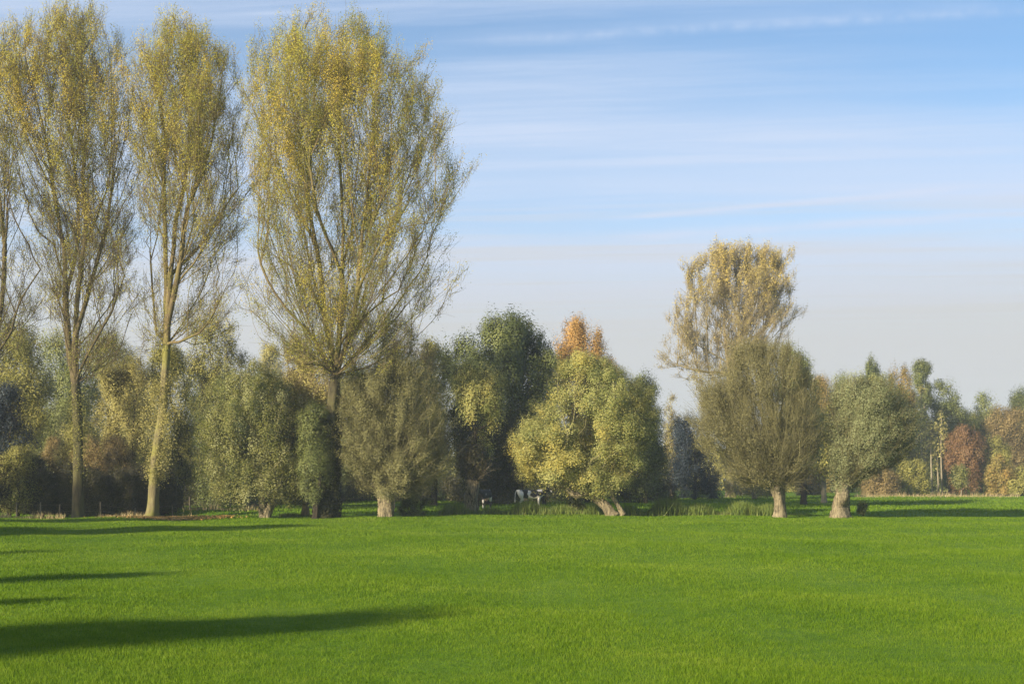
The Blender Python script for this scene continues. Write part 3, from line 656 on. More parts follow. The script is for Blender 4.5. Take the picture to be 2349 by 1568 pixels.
# the small tree behind the right-hand willows, and the pollard stump in the shade
tree('young_tree', 'slender pale trunk standing between the two right-hand willows', 128, [(940,1872,1895),(1000,1862,1915),(1060,1865,1912),(1090,1875,1905)],
     [(1890,1153,0.24),(1889,1120,0.2),(1888,1060,0.15)], LM['olive'], BK['pale'], cat='tree', seed=120, n=70, nl=60, ls=0.12, cr=0.8, limbs=4)
tree('willow_tree', 'stubby pollard trunk in deep shade left of the cows', 92, [(1030,1060,1110),(1060,1050,1120),(1090,1055,1115)],
     [(1081,1176,0.36),(1080,1150,0.36),(1082,1125,0.45),(1084,1104,0.42)], LM['dark'], BK['willow'], cat='willow', seed=121, n=60, nl=70, ls=0.09, cr=0.55, limbs=4, knob=0.25, rods=60)

# hedge of dark bushes on the left, with more of it beyond the frame
hx = [(-110,86,1040,95),(-25,85.5,1046,70),(42,85,1032,52),(98,85.5,1052,46),(152,86,1066,44),(208,86.5,1078,44),(262,87.5,1084,42),(318,89,1074,40),(372,91,1080,38)]
hl = ['dark bush of the hedge just outside the left edge', 'dark brown bush of the hedge cut by the left edge', 'olive topped bush, highest of the dark hedge, near the left edge',
      'dark purple brown hedge bush second from the left', 'dark hedge bush directly left of the second poplar trunk', 'dark hedge bush directly right of the second poplar trunk',
      'low dark hedge bush midway between the second and third poplar trunks', 'dark hedge bush directly left of the pale poplar trunk', 'dark hedge bush directly right of the pale poplar trunk']
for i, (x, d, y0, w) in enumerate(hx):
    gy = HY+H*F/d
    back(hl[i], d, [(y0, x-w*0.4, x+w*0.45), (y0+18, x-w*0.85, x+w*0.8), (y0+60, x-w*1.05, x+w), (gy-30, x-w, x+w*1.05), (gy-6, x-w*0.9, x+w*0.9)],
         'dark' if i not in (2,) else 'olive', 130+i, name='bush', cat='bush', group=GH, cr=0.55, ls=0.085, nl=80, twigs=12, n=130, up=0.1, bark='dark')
# second line of hedge, farther along under the willows, shade put into their leaf colour
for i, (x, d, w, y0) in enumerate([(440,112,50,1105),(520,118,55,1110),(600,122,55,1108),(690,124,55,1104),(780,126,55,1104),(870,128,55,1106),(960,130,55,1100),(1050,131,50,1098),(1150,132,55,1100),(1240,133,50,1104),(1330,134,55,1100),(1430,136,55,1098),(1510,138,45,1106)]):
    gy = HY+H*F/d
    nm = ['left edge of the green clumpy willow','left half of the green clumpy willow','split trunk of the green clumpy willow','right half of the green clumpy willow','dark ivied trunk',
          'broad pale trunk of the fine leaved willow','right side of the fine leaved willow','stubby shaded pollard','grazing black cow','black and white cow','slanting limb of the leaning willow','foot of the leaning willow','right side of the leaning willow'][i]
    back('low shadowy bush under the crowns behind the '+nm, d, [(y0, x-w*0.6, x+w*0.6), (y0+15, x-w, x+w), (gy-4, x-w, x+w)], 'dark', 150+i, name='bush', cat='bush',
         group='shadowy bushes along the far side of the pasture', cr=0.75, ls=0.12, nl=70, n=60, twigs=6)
# small shrubs on the near bank
back('small dark shrub right of the fine leaved willow trunk', 84.5, [(1128,930,960),(1145,905,990),(1170,908,992),(1178,915,985)], 'darkg', 170, name='bush', cat='bush', group=None, cr=0.3, ls=0.07, n=50, nl=70)
back('little round dark shrub beside the right-hand willow trunk', 84, [(1152,1968,1985),(1162,1962,1994),(1174,1964,1992)], 'darkg', 171, name='bush', cat='bush', group=None, cr=0.22, ls=0.06, n=26, nl=60)
back('ragged dark shrub under the low limb of the leaning willow', 86, [(1138,1305,1330),(1150,1290,1345),(1170,1292,1345)], 'darkg', 172, name='bush', cat='bush', group=None, cr=0.28, ls=0.07, n=36, nl=60)

# trees outside the frame on the left: their shadows lie on the meadow
az = math.radians(SUN_AZ); SD = np.array([math.sin(az), math.cos(az)]); TE = math.tan(math.radians(SUN_EL))
def caster(label, tip, ht, w, seed, z0=1.5, leaf='poplar', dens_n=150, nl=90):
    """a real tree whose top throws its shadow at the ground point tip"""
    b = np.array(tip)-SD*ht/TE
    rng = np.random.default_rng(seed)
    d = b[1]; sgn = 1
    # build about a virtual depth of 50 and move the thing to its place
    D = 50.0; k = F/D; gy = HY+H*k
    y = lambda z: gy-z*k
    prof = [(y(ht), CX-w*0.12*k, CX+w*0.12*k), (y(ht*0.93), CX-w*0.4*k, CX+w*0.4*k), (y(ht*0.75), CX-w*0.5*k, CX+w*0.5*k), (y(ht*0.45), CX-w*0.5*k, CX+w*0.5*k), (y(z0+ht*0.08), CX-w*0.3*k, CX+w*0.3*k)]
    t = tree('leafy_tree', label, D, prof, [(CX, gy, ht*0.018), (CX, y(ht*0.3), ht*0.014), (CX, y(ht*0.6), ht*0.008)], LM[leaf], BK['poplar'], cat='tree', seed=seed,
             group='trees beyond the left edge of the meadow', n=dens_n, nl=nl, ls=0.12, cr=max(0.35, min(0.8, w*0.3)), limbs=8, twigs=4, ascend=3)
    t.location = (b[0], b[1], float(ground_h(b[0], b[1])))
    return t
caster('tall slim tree left of the viewer whose long shadow crosses the near grass', (-2.0, 24.4), 17, 5.4, 201, dens_n=420)
caster('small slim tree left of the viewer casting the thin middle shadow', (-8.0, 35.0), 14, 2.0, 202, dens_n=90)
caster('sapling left of the viewer casting a short thin shadow', (-7.6, 26.6), 11, 0.9, 203, dens_n=50)
caster('small tree left of the meadow casting a short shadow at the left edge', (-14.2, 43.0), 14, 1.6, 204, dens_n=90)
caster('big tree left of the meadow casting the broad far shadow', (-9.5, 68.0), 24, 6.5, 205, dens_n=330)
caster('big tree left of the meadow beside the broad far shadow', (-12.6, 62.3), 21, 6.0, 206, dens_n=280)
caster('broad tree left of the meadow between the two big ones', (-19, 64), 20, 8, 210, dens_n=330)
caster('tree left of the meadow shading the foot of the hedge', (-17, 82), 19, 8, 207, dens_n=300)
caster('tree left of the meadow shading the left end of the hedge', (-22, 90), 20, 9, 208, dens_n=300)
caster('wide tree left of the meadow shading the cut-off end of the hedge', (-34, 84), 18, 9, 209, dens_n=300)

# ================================================================== GROUND
def make_ground():
    ys = np.concatenate([[-400,-150,-60,-25,-10,0], np.arange(4, 80, 2.0), np.arange(80, 100, 0.7), np.arange(100, 200, 5), [220,260,320,400,520,700,1000,1500]])
    xs = np.concatenate([[-1500,-1000,-700,-350,-200,-120], np.arange(-80, 81, 1.6), [120,200,350,700,1000,1500]])
    X, Y = np.meshgrid(xs, ys); Z = ground_h(X, Y)
    V = np.stack([X, Y, Z], -1).reshape(-1, 3); nx, ny = len(xs), len(ys)
    i = (np.arange(ny-1)[:, None]*nx+np.arange(nx-1)[None]).ravel()
    Fc = np.stack([i, i+1, i+nx+1, i+nx], 1)
    return V, Fc

def grass_mat(name, blades):
    m, nt, N, L = new_mat(name)
    geo = N.new('ShaderNodeNewGeometry')
    mp = N.new('ShaderNodeMapping'); mp.inputs['Scale'].default_value = (1, 1, 0); L.new(geo.outputs['Position'], mp.inputs[0])
    n1 = N.new('ShaderNodeTexNoise'); n1.inputs['Scale'].default_value = 0.16; n1.inputs['Detail'].default_value = 5; n1.inputs['Roughness'].default_value = 0.62
    n2 = N.new('ShaderNodeTexNoise'); n2.inputs['Scale'].default_value = 2.3; n2.inputs['Detail'].default_value = 4; n2.inputs['Roughness'].default_value = 0.65
    L.new(mp.outputs[0], n1.inputs['Vector']); L.new(mp.outputs[0], n2.inputs['Vector'])
    a = N.new('ShaderNodeMath'); a.operation = 'MULTIPLY_ADD'; a.inputs[1].default_value = 0.55
    L.new(n1.outputs[0], a.inputs[0])
    b = N.new('ShaderNodeMath'); b.operation = 'MULTIPLY'; b.inputs[1].default_value = 0.45; L.new(n2.outputs[0], b.inputs[0]); L.new(b.outputs[0], a.inputs[2])
    fac = a.outputs[0]
    if blades:
        at = N.new('ShaderNodeAttribute'); at.attribute_name = 'tint'
        c = N.new('ShaderNodeMath'); c.operation = 'MULTIPLY_ADD'; c.inputs[1].default_value = 0.22; L.new(at.outputs['Fac'], c.inputs[0])
        d = N.new('ShaderNodeMath'); d.operation = 'SUBTRACT'; d.inputs[1].default_value = 0.11; L.new(fac, d.inputs[0]); L.new(d.outputs[0], c.inputs[2]); fac = c.outputs[0]
    r = ramp(N, [(0.32, lin(74, 103, 20)), (0.45, lin(92, 119, 26)), (0.57, lin(107, 130, 32)), (0.70, lin(128, 144, 52))] if blades else
                 [(0.30, lin(68, 98, 18)), (0.5, lin(83, 110, 22)), (0.62, lin(95, 118, 26)), (0.72, lin(106, 126, 36))])
    L.new(fac, r.inputs[0])
    p = N.new('ShaderNodeBsdfPrincipled'); p.inputs['Roughness'].default_value = 0.75; p.inputs['Specular IOR Level'].default_value = 0.05
    L.new(r.outputs[0], p.inputs['Base Color'])
    o = N.new('ShaderNodeOutputMaterial')
    if blades:
        t = N.new('ShaderNodeBsdfTranslucent'); L.new(r.outputs[0], t.inputs[0]); mx = N.new('ShaderNodeMixShader'); mx.inputs[0].default_value = 0.35
        L.new(p.outputs[0], mx.inputs[1]); L.new(t.outputs[0], mx.inputs[2]); L.new(mx.outputs[0], o.inputs[0])
    else:
        bp = N.new('ShaderNodeBump'); bp.inputs['Strength'].default_value = 0.6; bp.inputs['Distance'].default_value = 0.15
        L.new(n2.outputs[0], bp.inputs['Height']); L.new(bp.outputs[0], p.inputs['Normal']); L.new(p.outputs[0], o.inputs[0])
    return m

V, Fc = make_ground()
g = np_mesh('ground', V, Fc, 4, grass_mat('meadow_soil', False), smooth=True); tag(g, kind='structure', label='flat green pasture running back to the ditch and the far wood', cat='ground')

def blades(name, label, x, y, h, w, mat, rng, tint=None, lean=0.35, cat='grass'):
    n = len(x); z = ground_h(x, y)
    B = np.stack([x, y, z-0.01], 1)
    a = rng.uniform(0, np.pi, n); D = np.stack([np.cos(a), np.sin(a), np.zeros(n)], 1)
    ln = rng.normal(0, lean, (n, 2))*h[:, None]; T = B+np.stack([ln[:, 0], ln[:, 1], h], 1)
    V = np.stack([B-D*w[:, None]/2, B+D*w[:, None]/2, T], 1).reshape(-1, 3)
    o = np_mesh(name, V, np.arange(n*3).reshape(n, 3), 3, mat, tint=rng.uniform(0, 1, n) if tint is None else tint)
    return tag(o, label, cat, kind='stuff')

rng = np.random.default_rng(7)
GM = grass_mat('meadow_grass', True)
n = 1150000
u = rng.uniform(0, 1, n); d0, d1 = 12.0, 84.5
yy = np.exp(np.log(d0)+u*(np.log(d1)-np.log(d0))); xx = rng.uniform(-0.53, 0.53, n)*yy
px = yy/1423.0
hh = rng.uniform(0.6, 1.3, n)*(0.042+0.00045*yy); ww = px*rng.uniform(0.4, 0.8, n)
k = np.sin(xx*1.7+yy*0.9)*np.sin(yy*1.3-xx*0.6)
hh *= 1+0.15*k
blades('meadow_grass', 'short bright green pasture grass filling the foreground', xx, yy, hh, ww, GM, rng)
n = 110000
yy = rng.uniform(88, 172, n); xx = rng.uniform(-0.30, 0.42, n)*yy
blades('far_meadow_grass', 'green grass of the far field beyond the ditch', xx, yy, rng.uniform(0.07, 0.18, n), rng.uniform(0.05, 0.12, n), GM, rng)

# taller growth on the ditch bank
def strip(name, label, segs, mat, hmin, hmax, per, seed, w=(0.03, 0.07), lean=0.25):
    rng = np.random.default_rng(seed); X = []; Y = []; Hh = []
    for (x0, x1, d, spread, hm) in segs:
        n = int(per*abs(x1-x0)*d/F)
        px = rng.uniform(x0, x1, n); dd = d+rng.normal(0, spread, n)
        X.append((px-CX)*dd/F); Y.append(dd)
        cl = 0.6+0.4*np.sin(X[-1]*2.1+seed)*np.sin(X[-1]*0.77+1)
        Hh.append(rng.uniform(hmin, hmax, n)*hm*np.clip(cl, 0.3, 1))
    return blades(name, label, np.concatenate(X), np.concatenate(Y), np.concatenate(Hh), rng.uniform(w[0], w[1], sum(map(len, X))), mat, rng, lean=lean)
bankm = leaf_mat('bank_grass', [(70,88,36), (104,122,48), (132,138,66)], 0.3)
drym = leaf_mat('dry_grass', [(130,112,72), (172,150,104), (200,182,138)], 0.3)
strip('tall_grass', 'rank green weeds on the ditch bank left of the leaning willow', [(1010,1380,86.0,0.9,1.0),(1010,1250,87.5,0.6,1.1)], bankm, 0.5, 1.15, 1500, 31)
strip('tall_grass', 'even band of tall olive grass right of the leaning willow', [(1430,1770,86.2,0.9,0.85),(1430,1640,87,0.7,1.0)], bankm, 0.8, 1.5, 1500, 32)
strip('tall_grass', 'low rough grass under the green clumpy and fine leaved willows', [(480,1010,86.3,0.8,0.35),(640,760,84.5,0.6,0.5)], bankm, 0.4, 1.0, 500, 33)
strip('tall_grass', 'short rough grass along the ditch at the right', [(1780,2348,86.5,0.7,0.22)], bankm, 0.4, 1.0, 350, 34)
strip('dry_grass', 'pale dry stalks at the foot of the dark hedge on the left', [(-60,150,80.6,0.35,0.7),(225,345,83.2,0.5,0.7),(355,480,88,0.8,0.8),(420,600,96,1.2,0.9),(1010,1060,84.6,0.2,0.6),(1100,1740,85.0,0.25,0.35),(1960,2340,165,2,1.0)], drym, 0.3, 1.0, 120, 35, w=(0.02,0.05))

# fallen leaves at the foot of the pale poplar trunk
rng = np.random.default_rng(77); n = 2600
xx = np.concatenate([(rng.normal(395, 55, n)-CX), (rng.normal(512, 9, 500)-CX)]); dd = np.concatenate([80.3+rng.normal(0, 1.1, n), 81+rng.normal(0, 0.35, 500)])
xx = xx*dd/F; zz = ground_h(xx, dd)+0.08
V, Fc = leaves_mesh(np.stack([xx, dd, zz], 1), np.array([0, 0, 1.0])+rng.normal(0, 0.4, (len(xx), 3)), rng.uniform(0.04, 0.08, len(xx)), rng, 0.8)
o = np_mesh('fallen_leaves', V, Fc, 4, leaf_mat('fallen_leaf', [(120,96,50), (170,140,80), (196,150,84)], 0.1), tint=rng.uniform(0, 1, len(xx)))
tag(o, 'scatter of tan and orange fallen leaves on the grass by the pale poplar trunk', 'fallen leaves', kind='stuff')

# ================================================================== FAR WOOD (one mass)
rng = np.random.default_rng(99)
n = 150000
xx = rng.uniform(-130, 150, n); base = 262+rng.normal(0, 3.5, n)
top = 9.5+2.2*np.sin(xx*0.13)+1.6*np.sin(xx*0.37+1)+1.0*np.sin(xx*0.9+2)
zz = rng.uniform(0, 1, n)**0.8*top
V, Fc = leaves_mesh(np.stack([xx, base, zz], 1), np.array([-0.3, -0.8, 0.4])+rng.normal(0, 0.6, (n, 3)), rng.uniform(0.16, 0.34, n), rng, 0.7)
o = np_mesh('far_wood', V, Fc, 4, LM['olive'], tint=0.5+0.3*np.sin(xx*0.21)+rng.normal(0, 0.2, n))
tag(o, 'low blurred mass of the far-off wood closing the horizon', 'wood', kind='stuff')

# ================================================================== FENCE, COWS
root = empty('wire_fence', tuple(P(38, 1185, 88)*np.array([1, 1, 0])))
tag(root, 'low wire fence with thin weathered posts in front of the dark hedge', 'fence')
fpx = [(38,84),(92,84),(136,84.5),(230,85),(311,86),(396,90),(435,94),(528,100),(585,104),(697,106),(772,106),(905,108)]
pts = []
wm = bark_mat('post_wood', (88,80,66), (132,122,102), None, 8, 0.3)
wires = Mesh4()
for i, (x, d) in enumerate(fpx):
    X = (x-CX)*d/F; z = float(ground_h(X, d)); hgt = 0.85+0.08*math.sin(i*2.3)
    v, f = trunk_mesh(np.array([[X, d, z-0.1], [X+0.02*math.sin(i), d, z+hgt*0.5], [X+0.03*math.sin(i), d, z+hgt]])-np.array(root.location), [0.045, 0.042, 0.04], np.random.default_rng(i), ns=8, knob=0.05, flare=0.0, sub=3)
    np_mesh('post', v, f, 4, wm, root); pts.append(np.array([X, d, z]))
for h in (0.38, 0.75):
    A = np.array(pts[:-1])+[0, -0.06, h]; B = np.array(pts[1:])+[0, -0.06, h]; T = nrm(B-A); r = np.full(len(A), 0.006)
    v, f = frusta(A-np.array(root.location), B-np.array(root.location), T, T, r, r, 4); wires.add(v, f)
wires.build('wire', wm, root)

def cow_mat(name, thr, seed):
    m, nt, N, L = new_mat(name)
    tc = N.new('ShaderNodeTexCoord'); mp = N.new('ShaderNodeMapping'); mp.inputs['Location'].default_value = (seed, seed*0.7, 0)
    L.new(tc.outputs['Object'], mp.inputs[0])
    n1 = N.new('ShaderNodeTexNoise'); n1.inputs['Scale'].default_value = 1.5; n1.inputs['Detail'].default_value = 1.0
    L.new(mp.outputs[0], n1.inputs['Vector'])
    # belly and legs whiter, back blacker, white rump: coat zones in the cow's own space
    sp = N.new('ShaderNodeSeparateXYZ'); L.new(tc.outputs['Object'], sp.inputs[0])
    a = N.new('ShaderNodeMath'); a.operation = 'MULTIPLY_ADD'; a.inputs[1].default_value = -0.22; L.new(sp.outputs[2], a.inputs[0]); L.new(n1.outputs[0], a.inputs[2])
    r = ramp(N, [(thr-0.02, lin(24, 22, 22)), (thr+0.02, lin(225, 215, 200))]); L.new(a.outputs[0], r.inputs[0])
    out = r.outputs[0]
    c = N.new('ShaderNodeMath'); c.operation = 'LESS_THAN'; c.inputs[1].default_value = -0.78; L.new(sp.outputs[0], c.inputs[0])
    mx = N.new('ShaderNodeMixRGB'); L.new(c.outputs[0], mx.inputs[0]); L.new(out, mx.inputs[1]); mx.inputs[2].default_value = lin(225, 215, 200)
    p = N.new('ShaderNodeBsdfPrincipled'); p.inputs['Roughness'].default_value = 0.8; L.new(mx.outputs[0], p.inputs['Base Color'])
    o = N.new('ShaderNodeOutputMaterial'); L.new(p.outputs[0], o.inputs[0]); return m

def cow(label, loc, rotz, mat, graze, scale=1.0):
    """local x runs from rump (-) to head (+)"""
    vs = []; es = []; rs = []
    def add(p, r, par=None):
        vs.append(p); rs.append(r)
        if par is not None: es.append((par, len(vs)-1))
        return len(vs)-1
    pel = add((-0.72, 0, 1.22), (0.27, 0.30))
    b1 = add((-0.35, 0, 1.12), (0.33, 0.36), pel); b2 = add((0.05, 0, 1.09), (0.35, 0.38), b1); b3 = add((0.42, 0, 1.12), (0.31, 0.36), b2)
    sh = add((0.72, 0, 1.18), (0.23, 0.30), b3)
    if graze:
        n1 = add((0.98, 0, 1.0), (0.15, 0.2), sh); n2 = add((1.18, 0.03, 0.72), (0.12, 0.16), n1); h1 = add((1.3, 0.05, 0.5), (0.13, 0.14), n2)
        h2 = add((1.36, 0.06, 0.3), (0.10, 0.1), h1); add((1.38, 0.06, 0.12), (0.085, 0.08), h2); ear = (1.24, 0.05, 0.6)
    else:
        n1 = add((0.98, 0, 1.3), (0.15, 0.2), sh); n2 = add((1.18, 0.02, 1.42), (0.12, 0.16), n1); h1 = add((1.36, 0.04, 1.45), (0.13, 0.14), n2)
        h2 = add((1.52, 0.06, 1.34), (0.10, 0.1), h1); add((1.66, 0.07, 1.24), (0.085, 0.08), h2); ear = (1.32, 0.04, 1.54)
    for s in (-1, 1):
        e0 = add((ear[0], ear[1]+s*0.12, ear[2]), (0.04, 0.03), h1); add((ear[0]-0.04, ear[1]+s*0.26, ear[2]-0.02), (0.05, 0.02), e0)
        a = add((-0.66, s*0.2, 0.95), (0.15, 0.2), pel); k = add((-0.56, s*0.22, 0.72), (0.1, 0.12), a); hk = add((-0.74, s*0.22, 0.48), (0.055, 0.07), k)
        f = add((-0.68, s*0.22, 0.14), (0.045, 0.045), hk); add((-0.64, s*0.22, 0.03), (0.06, 0.065), f)
        a = add((0.62, s*0.19, 0.86), (0.11, 0.14), sh); k = add((0.62+0.05*s, s*0.19, 0.5), (0.06, 0.06), a)
        f = add((0.62+0.05*s, s*0.19, 0.14), (0.043, 0.043), k); add((0.65+0.05*s, s*0.19, 0.03), (0.06, 0.065), f)
    t = add((-1.0, 0, 1.4), (0.04, 0.04), pel); t = add((-1.1, 0, 1.15), (0.028, 0.028), t); t = add((-1.12, 0, 0.8), (0.022, 0.022), t); t = add((-1.12, 0, 0.62), (0.05, 0.05), t); add((-1.12, 0, 0.5), (0.02, 0.02), t)
    me = bpy.data.meshes.new('body'); me.from_pydata(vs, es, []); me.update()
    ob = bpy.data.objects.new('body', me); COL.objects.link(ob)
    mod = ob.modifiers.new('skin', 'SKIN'); mod.use_smooth_shade = True
    for i, r in enumerate(rs):
        me.skin_vertices[0].data[i].radius = r; me.skin_vertices[0].data[i].use_root = (i == 0)
    sb = ob.modifiers.new('sub', 'SUBSURF'); sb.levels = 2; sb.render_levels = 2
    me.materials.append(mat)
    root = empty('cow', loc); root.rotation_euler = (0, 0, rotz); root.scale = (scale,)*3
    ob.parent = root; tag(root, label, 'cow')
    # udder
    u, f = trunk_mesh([[-0.42, 0, 0.86], [-0.42, 0, 0.72], [-0.42, 0, 0.62]], [0.16, 0.17, 0.1], np.random.default_rng(1), ns=12, knob=0.03, flare=0, sub=4)
    np_mesh('udder', u, f, 4, UD, root, smooth=True)
    for s in (-1, 1):
        u, f = trunk_mesh([[ear[0]+0.02, ear[1]+s*0.09, ear[2]+0.06], [ear[0]+0.03, ear[1]+s*0.15, ear[2]+0.13], [ear[0]+0.06, ear[1]+s*0.15, ear[2]+0.2]], [0.025, 0.018, 0.008], np.random.default_rng(1), ns=8, knob=0, flare=0, sub=3)
        np_mesh('horn', u, f, 4, HN, root, smooth=True)
    return root
UD = bark_mat('udder_skin', (206,158,140), (220,176,158)); HN = bark_mat('horn_keratin', (170,160,136), (196,188,166))
d = 103.5
cow('black and white cow, white rump leftward, under the left side of the leaning willow', ((1216-CX)*d/F, d, float(ground_h(1.2, d))), math.radians(6), cow_mat('pied_coat', 0.22, 1.3), False)
d = 104.0
cow('black cow with a white face standing beside the stubby shaded pollard', ((1110-CX)*d/F, d+0.6, float(ground_h(-2, d))), math.radians(-112), cow_mat('black_coat', 0.43, 4.1), False)

# ================================================================== SKY, SUN, CAMERA
W = bpy.data.worlds.new('World'); S.world = W; W.use_nodes = True
nt = W.node_tree; N = nt.nodes; L = nt.links; N.clear()
sky = N.new('ShaderNodeTexSky'); sky.sky_type = 'NISHITA'; sky.sun_disc = False
sky.sun_elevation = math.radians(SUN_EL); sky.sun_rotation = math.radians(180+SUN_AZ)
sky.air_density = 1.0; sky.dust_density = 0.2; sky.ozone_density = 3.0
tc = N.new('ShaderNodeTexCoord')
def M(op, a, b=None, c=None, clamp=False):
    n = N.new('ShaderNodeMath'); n.operation = op; n.use_clamp = clamp
    for i, v in enumerate((a, b, c)):
        if v is None: continue
        if isinstance(v, (int, float)): n.inputs[i].default_value = v
        else: L.new(v, n.inputs[i])
    return n.outputs[0]
sep = N.new('ShaderNodeSeparateXYZ'); L.new(tc.outputs['Generated'], sep.inputs[0])
x, y, z = sep.outputs
ys = M('MAXIMUM', y, 0.05); u = M('DIVIDE', x, ys); v = M('DIVIDE', z, ys)
# cirrus drawn out in long straight bands on a high layer
zz_ = M('MAXIMUM', z, 0.01)
def streak(slope, us, ws, detail, lo, hi, rough, seed):
    w = M('DIVIDE', M('ADD', y, M('MULTIPLY', x, slope)), zz_); w = M('LOGARITHM', M('MAXIMUM', w, 0.02), 2.718)
    cb = N.new('ShaderNodeCombineXYZ'); L.new(M('MULTIPLY', x, us), cb.inputs[0]); L.new(M('MULTIPLY', w, ws), cb.inputs[1]); cb.inputs[2].default_value = seed
    n = N.new('ShaderNodeTexNoise'); n.inputs['Scale'].default_value = 1.0; n.inputs['Detail'].default_value = detail; n.inputs['Roughness'].default_value = rough
    L.new(cb.outputs[0], n.inputs['Vector'])
    mr = N.new('ShaderNodeMapRange'); mr.interpolation_type = 'SMOOTHSTEP'; mr.inputs[1].default_value = lo; mr.inputs[2].default_value = hi; L.new(n.outputs[0], mr.inputs[0])
    return mr.outputs[0]
s1 = streak(0.05, 1.3, 3.2, 5, 0.34, 0.66, 0.5, 3.1)
s2 = streak(0.12, 2.4, 16.0, 7, 0.42, 0.70, 0.66, 8.4)
low = N.new('ShaderNodeMapRange'); low.interpolation_type = 'SMOOTHSTEP'; low.inputs[1].default_value = 0.185; low.inputs[2].default_value = 0.085; low.inputs[3].default_value = 0; low.inputs[4].default_value = 1
L.new(M('ADD', z, M('MULTIPLY', s2, -0.03)), low.inputs[0])
# contrails: great circles through the sky in front (y > 0)
def contrail(px0, py0, px1, py1, w, amt, bead=0.0):
    u0 = (px0-CX)/F; v0 = (HY-py0)/F; u1 = (px1-CX)/F; v1 = (HY-py1)/F; b = (v1-v0)/(u1-u0); a = v0-b*u0
    dlt = M('ABSOLUTE', M('SUBTRACT', v, M('MULTIPLY_ADD', u, b, a)))
    k = M('SUBTRACT', 1.0, M('DIVIDE', dlt, w), clamp=True)
    n = N.new('ShaderNodeTexNoise'); n.inputs['Scale'].default_value = 1.0; n.inputs['Detail'].default_value = 3
    cb = N.new('ShaderNodeCombineXYZ'); L.new(M('MULTIPLY', u, 90.0 if bead else 14.0), cb.inputs[0]); L.new(M('MULTIPLY', v, 60.0), cb.inputs[1]); L.new(cb.outputs[0], n.inputs['Vector'])
    # fades out past its ends
    e0 = M('DIVIDE', M('SUBTRACT', u, u0-0.02), 0.05, clamp=True); e1 = M('DIVIDE', M('SUBTRACT', u1+0.03, u), 0.05, clamp=True)
    nn = M('MULTIPLY_ADD', n.outputs[0], 2.4 if bead else 1.6, -0.7 if bead else -0.25, clamp=True)
    return M('MULTIPLY', M('MULTIPLY', M('MULTIPLY', k, nn), M('MULTIPLY', e0, e1)), amt)
cons = [contrail(470, 42, 1010, 6, 0.004, 0.55), contrail(1150, 92, 2400, 22, 0.005, 0.4, 1.0), contrail(1000, 98, 2300, 10, 0.010, 0.4),
        contrail(1400, 503, 2150, 438, 0.0035, 0.9), contrail(1450, 543, 2420, 482, 0.005, 0.9), contrail(1450, 532, 2420, 500, 0.012, 0.3)]
sc = cons[0]
for c in cons[1:]: sc = M('ADD', sc, c)
cl = M('MULTIPLY_ADD', s1, 0.46, M('MULTIPLY', s2, 0.23))
clear = M('MULTIPLY', M('DIVIDE', M('SUBTRACT', u, 0.02), 0.34, clamp=True), M('DIVIDE', M('SUBTRACT', v, 0.21), 0.12, clamp=True))
cl = M('MULTIPLY', M('ADD', cl, M('ADD', 0.16, M('MULTIPLY', M('SUBTRACT', 0.27, v, clamp=True), 3.2))), M('MULTIPLY_ADD', clear, -0.65, 1.0)); cl = M('ADD', cl, M('MULTIPLY', sc, 0.6), clamp=True)
mix1 = N.new('ShaderNodeMixRGB'); L.new(cl, mix1.inputs[0]); hs = N.new('ShaderNodeHueSaturation'); hs.inputs['Saturation'].default_value = 1.1; hs.inputs['Value'].default_value = 0.8; L.new(sky.outputs[0], hs.inputs['Color']); L.new(hs.outputs[0], mix1.inputs[1]); mix1.inputs[2].default_value = (3.4, 3.9, 4.9, 1)
mix2 = N.new('ShaderNodeMixRGB'); L.new(M('MULTIPLY', low.outputs[0], 0.9), mix2.inputs[0]); L.new(mix1.outputs[0], mix2.inputs[1]); mix2.inputs[2].default_value = (3.35, 3.38, 3.35, 1)
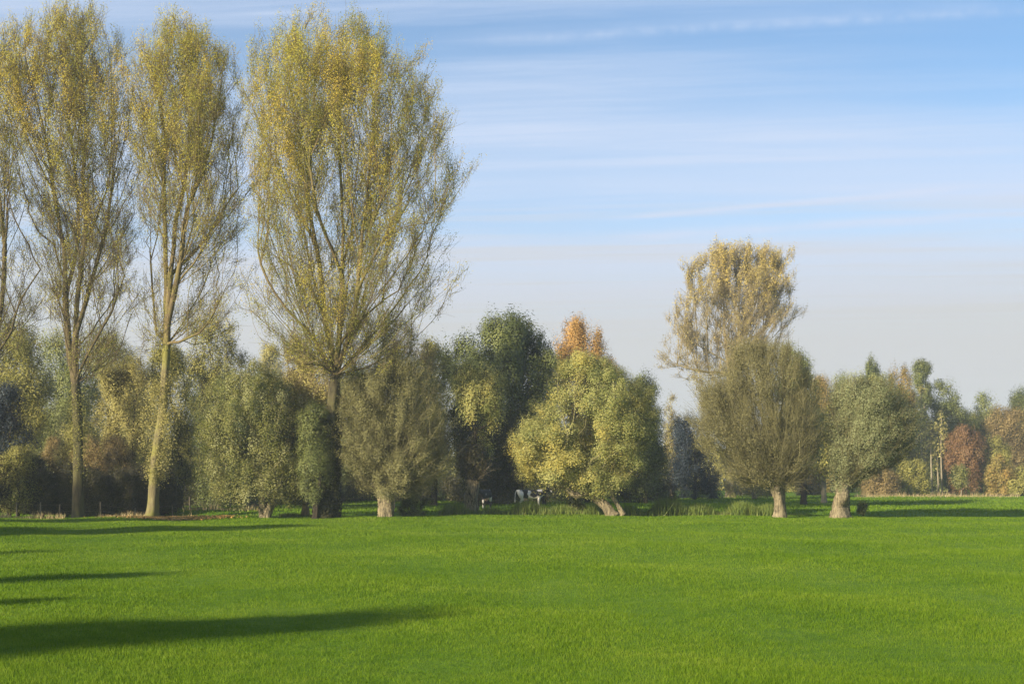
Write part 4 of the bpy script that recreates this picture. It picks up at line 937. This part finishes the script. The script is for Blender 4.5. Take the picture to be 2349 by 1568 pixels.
bg = N.new('ShaderNodeBackground'); bg.inputs['Strength'].default_value = 0.093; L.new(mix2.outputs[0], bg.inputs[0])
wo = N.new('ShaderNodeOutputWorld'); L.new(bg.outputs[0], wo.inputs[0])

hb = Mesh4(); x0, x1, y0, y1, z0_, z1 = -1505, 1505, -405, 1505, -2.2, 34
hv = np.array([[a, b, c] for a in (x0, x1) for b in (y0, y1) for c in (z0_, z1)], float)
hf = np.array([[0,1,3,2],[4,6,7,5],[0,4,5,1],[2,3,7,6],[0,2,6,4],[1,5,7,3]])
hm, hnt, HNn, HL = new_mat('haze_air')
pv = HNn.new('ShaderNodeVolumePrincipled'); pv.inputs['Color'].default_value = (0.80, 0.87, 0.97, 1); pv.inputs['Density'].default_value = HAZE; pv.inputs['Anisotropy'].default_value = 0.2
ho = HNn.new('ShaderNodeOutputMaterial'); HL.new(pv.outputs[0], ho.inputs['Volume'])
hz = np_mesh('haze', hv, hf, 4, hm); tag(hz, 'thin autumn haze over the meadow and woods', 'haze', kind='stuff')

sl = bpy.data.lights.new('sun', 'SUN'); sl.energy = 4.8; sl.angle = math.radians(0.53); sl.color = (1.0, 0.88, 0.70)
so = bpy.data.objects.new('sun', sl); COL.objects.link(so)
ce = math.cos(math.radians(SUN_EL)); dirv = Vector((SD[0]*ce, SD[1]*ce, -math.sin(math.radians(SUN_EL))))
so.rotation_euler = dirv.to_track_quat('-Z', 'Y').to_euler(); so.location = (-40, -40, 40)

cam = bpy.data.cameras.new('camera'); co = bpy.data.objects.new('camera', cam); COL.objects.link(co)
co.location = (0, 0, H); co.rotation_euler = (math.radians(90), 0, 0)
cam.sensor_width = 36; cam.lens = 50; cam.shift_y = 0.1327; cam.clip_end = 6000; cam.clip_start = 0.1
S.camera = co
S.view_settings.view_transform = 'Standard'; S.view_settings.look = 'None'; S.view_settings.exposure = 1.08; S.view_settings.gamma = 1
S.render.engine = 'CYCLES'
S.cycles.volume_bounces = 1; S.cycles.max_bounces = 6; S.cycles.diffuse_bounces = 3; S.cycles.transmission_bounces = 3
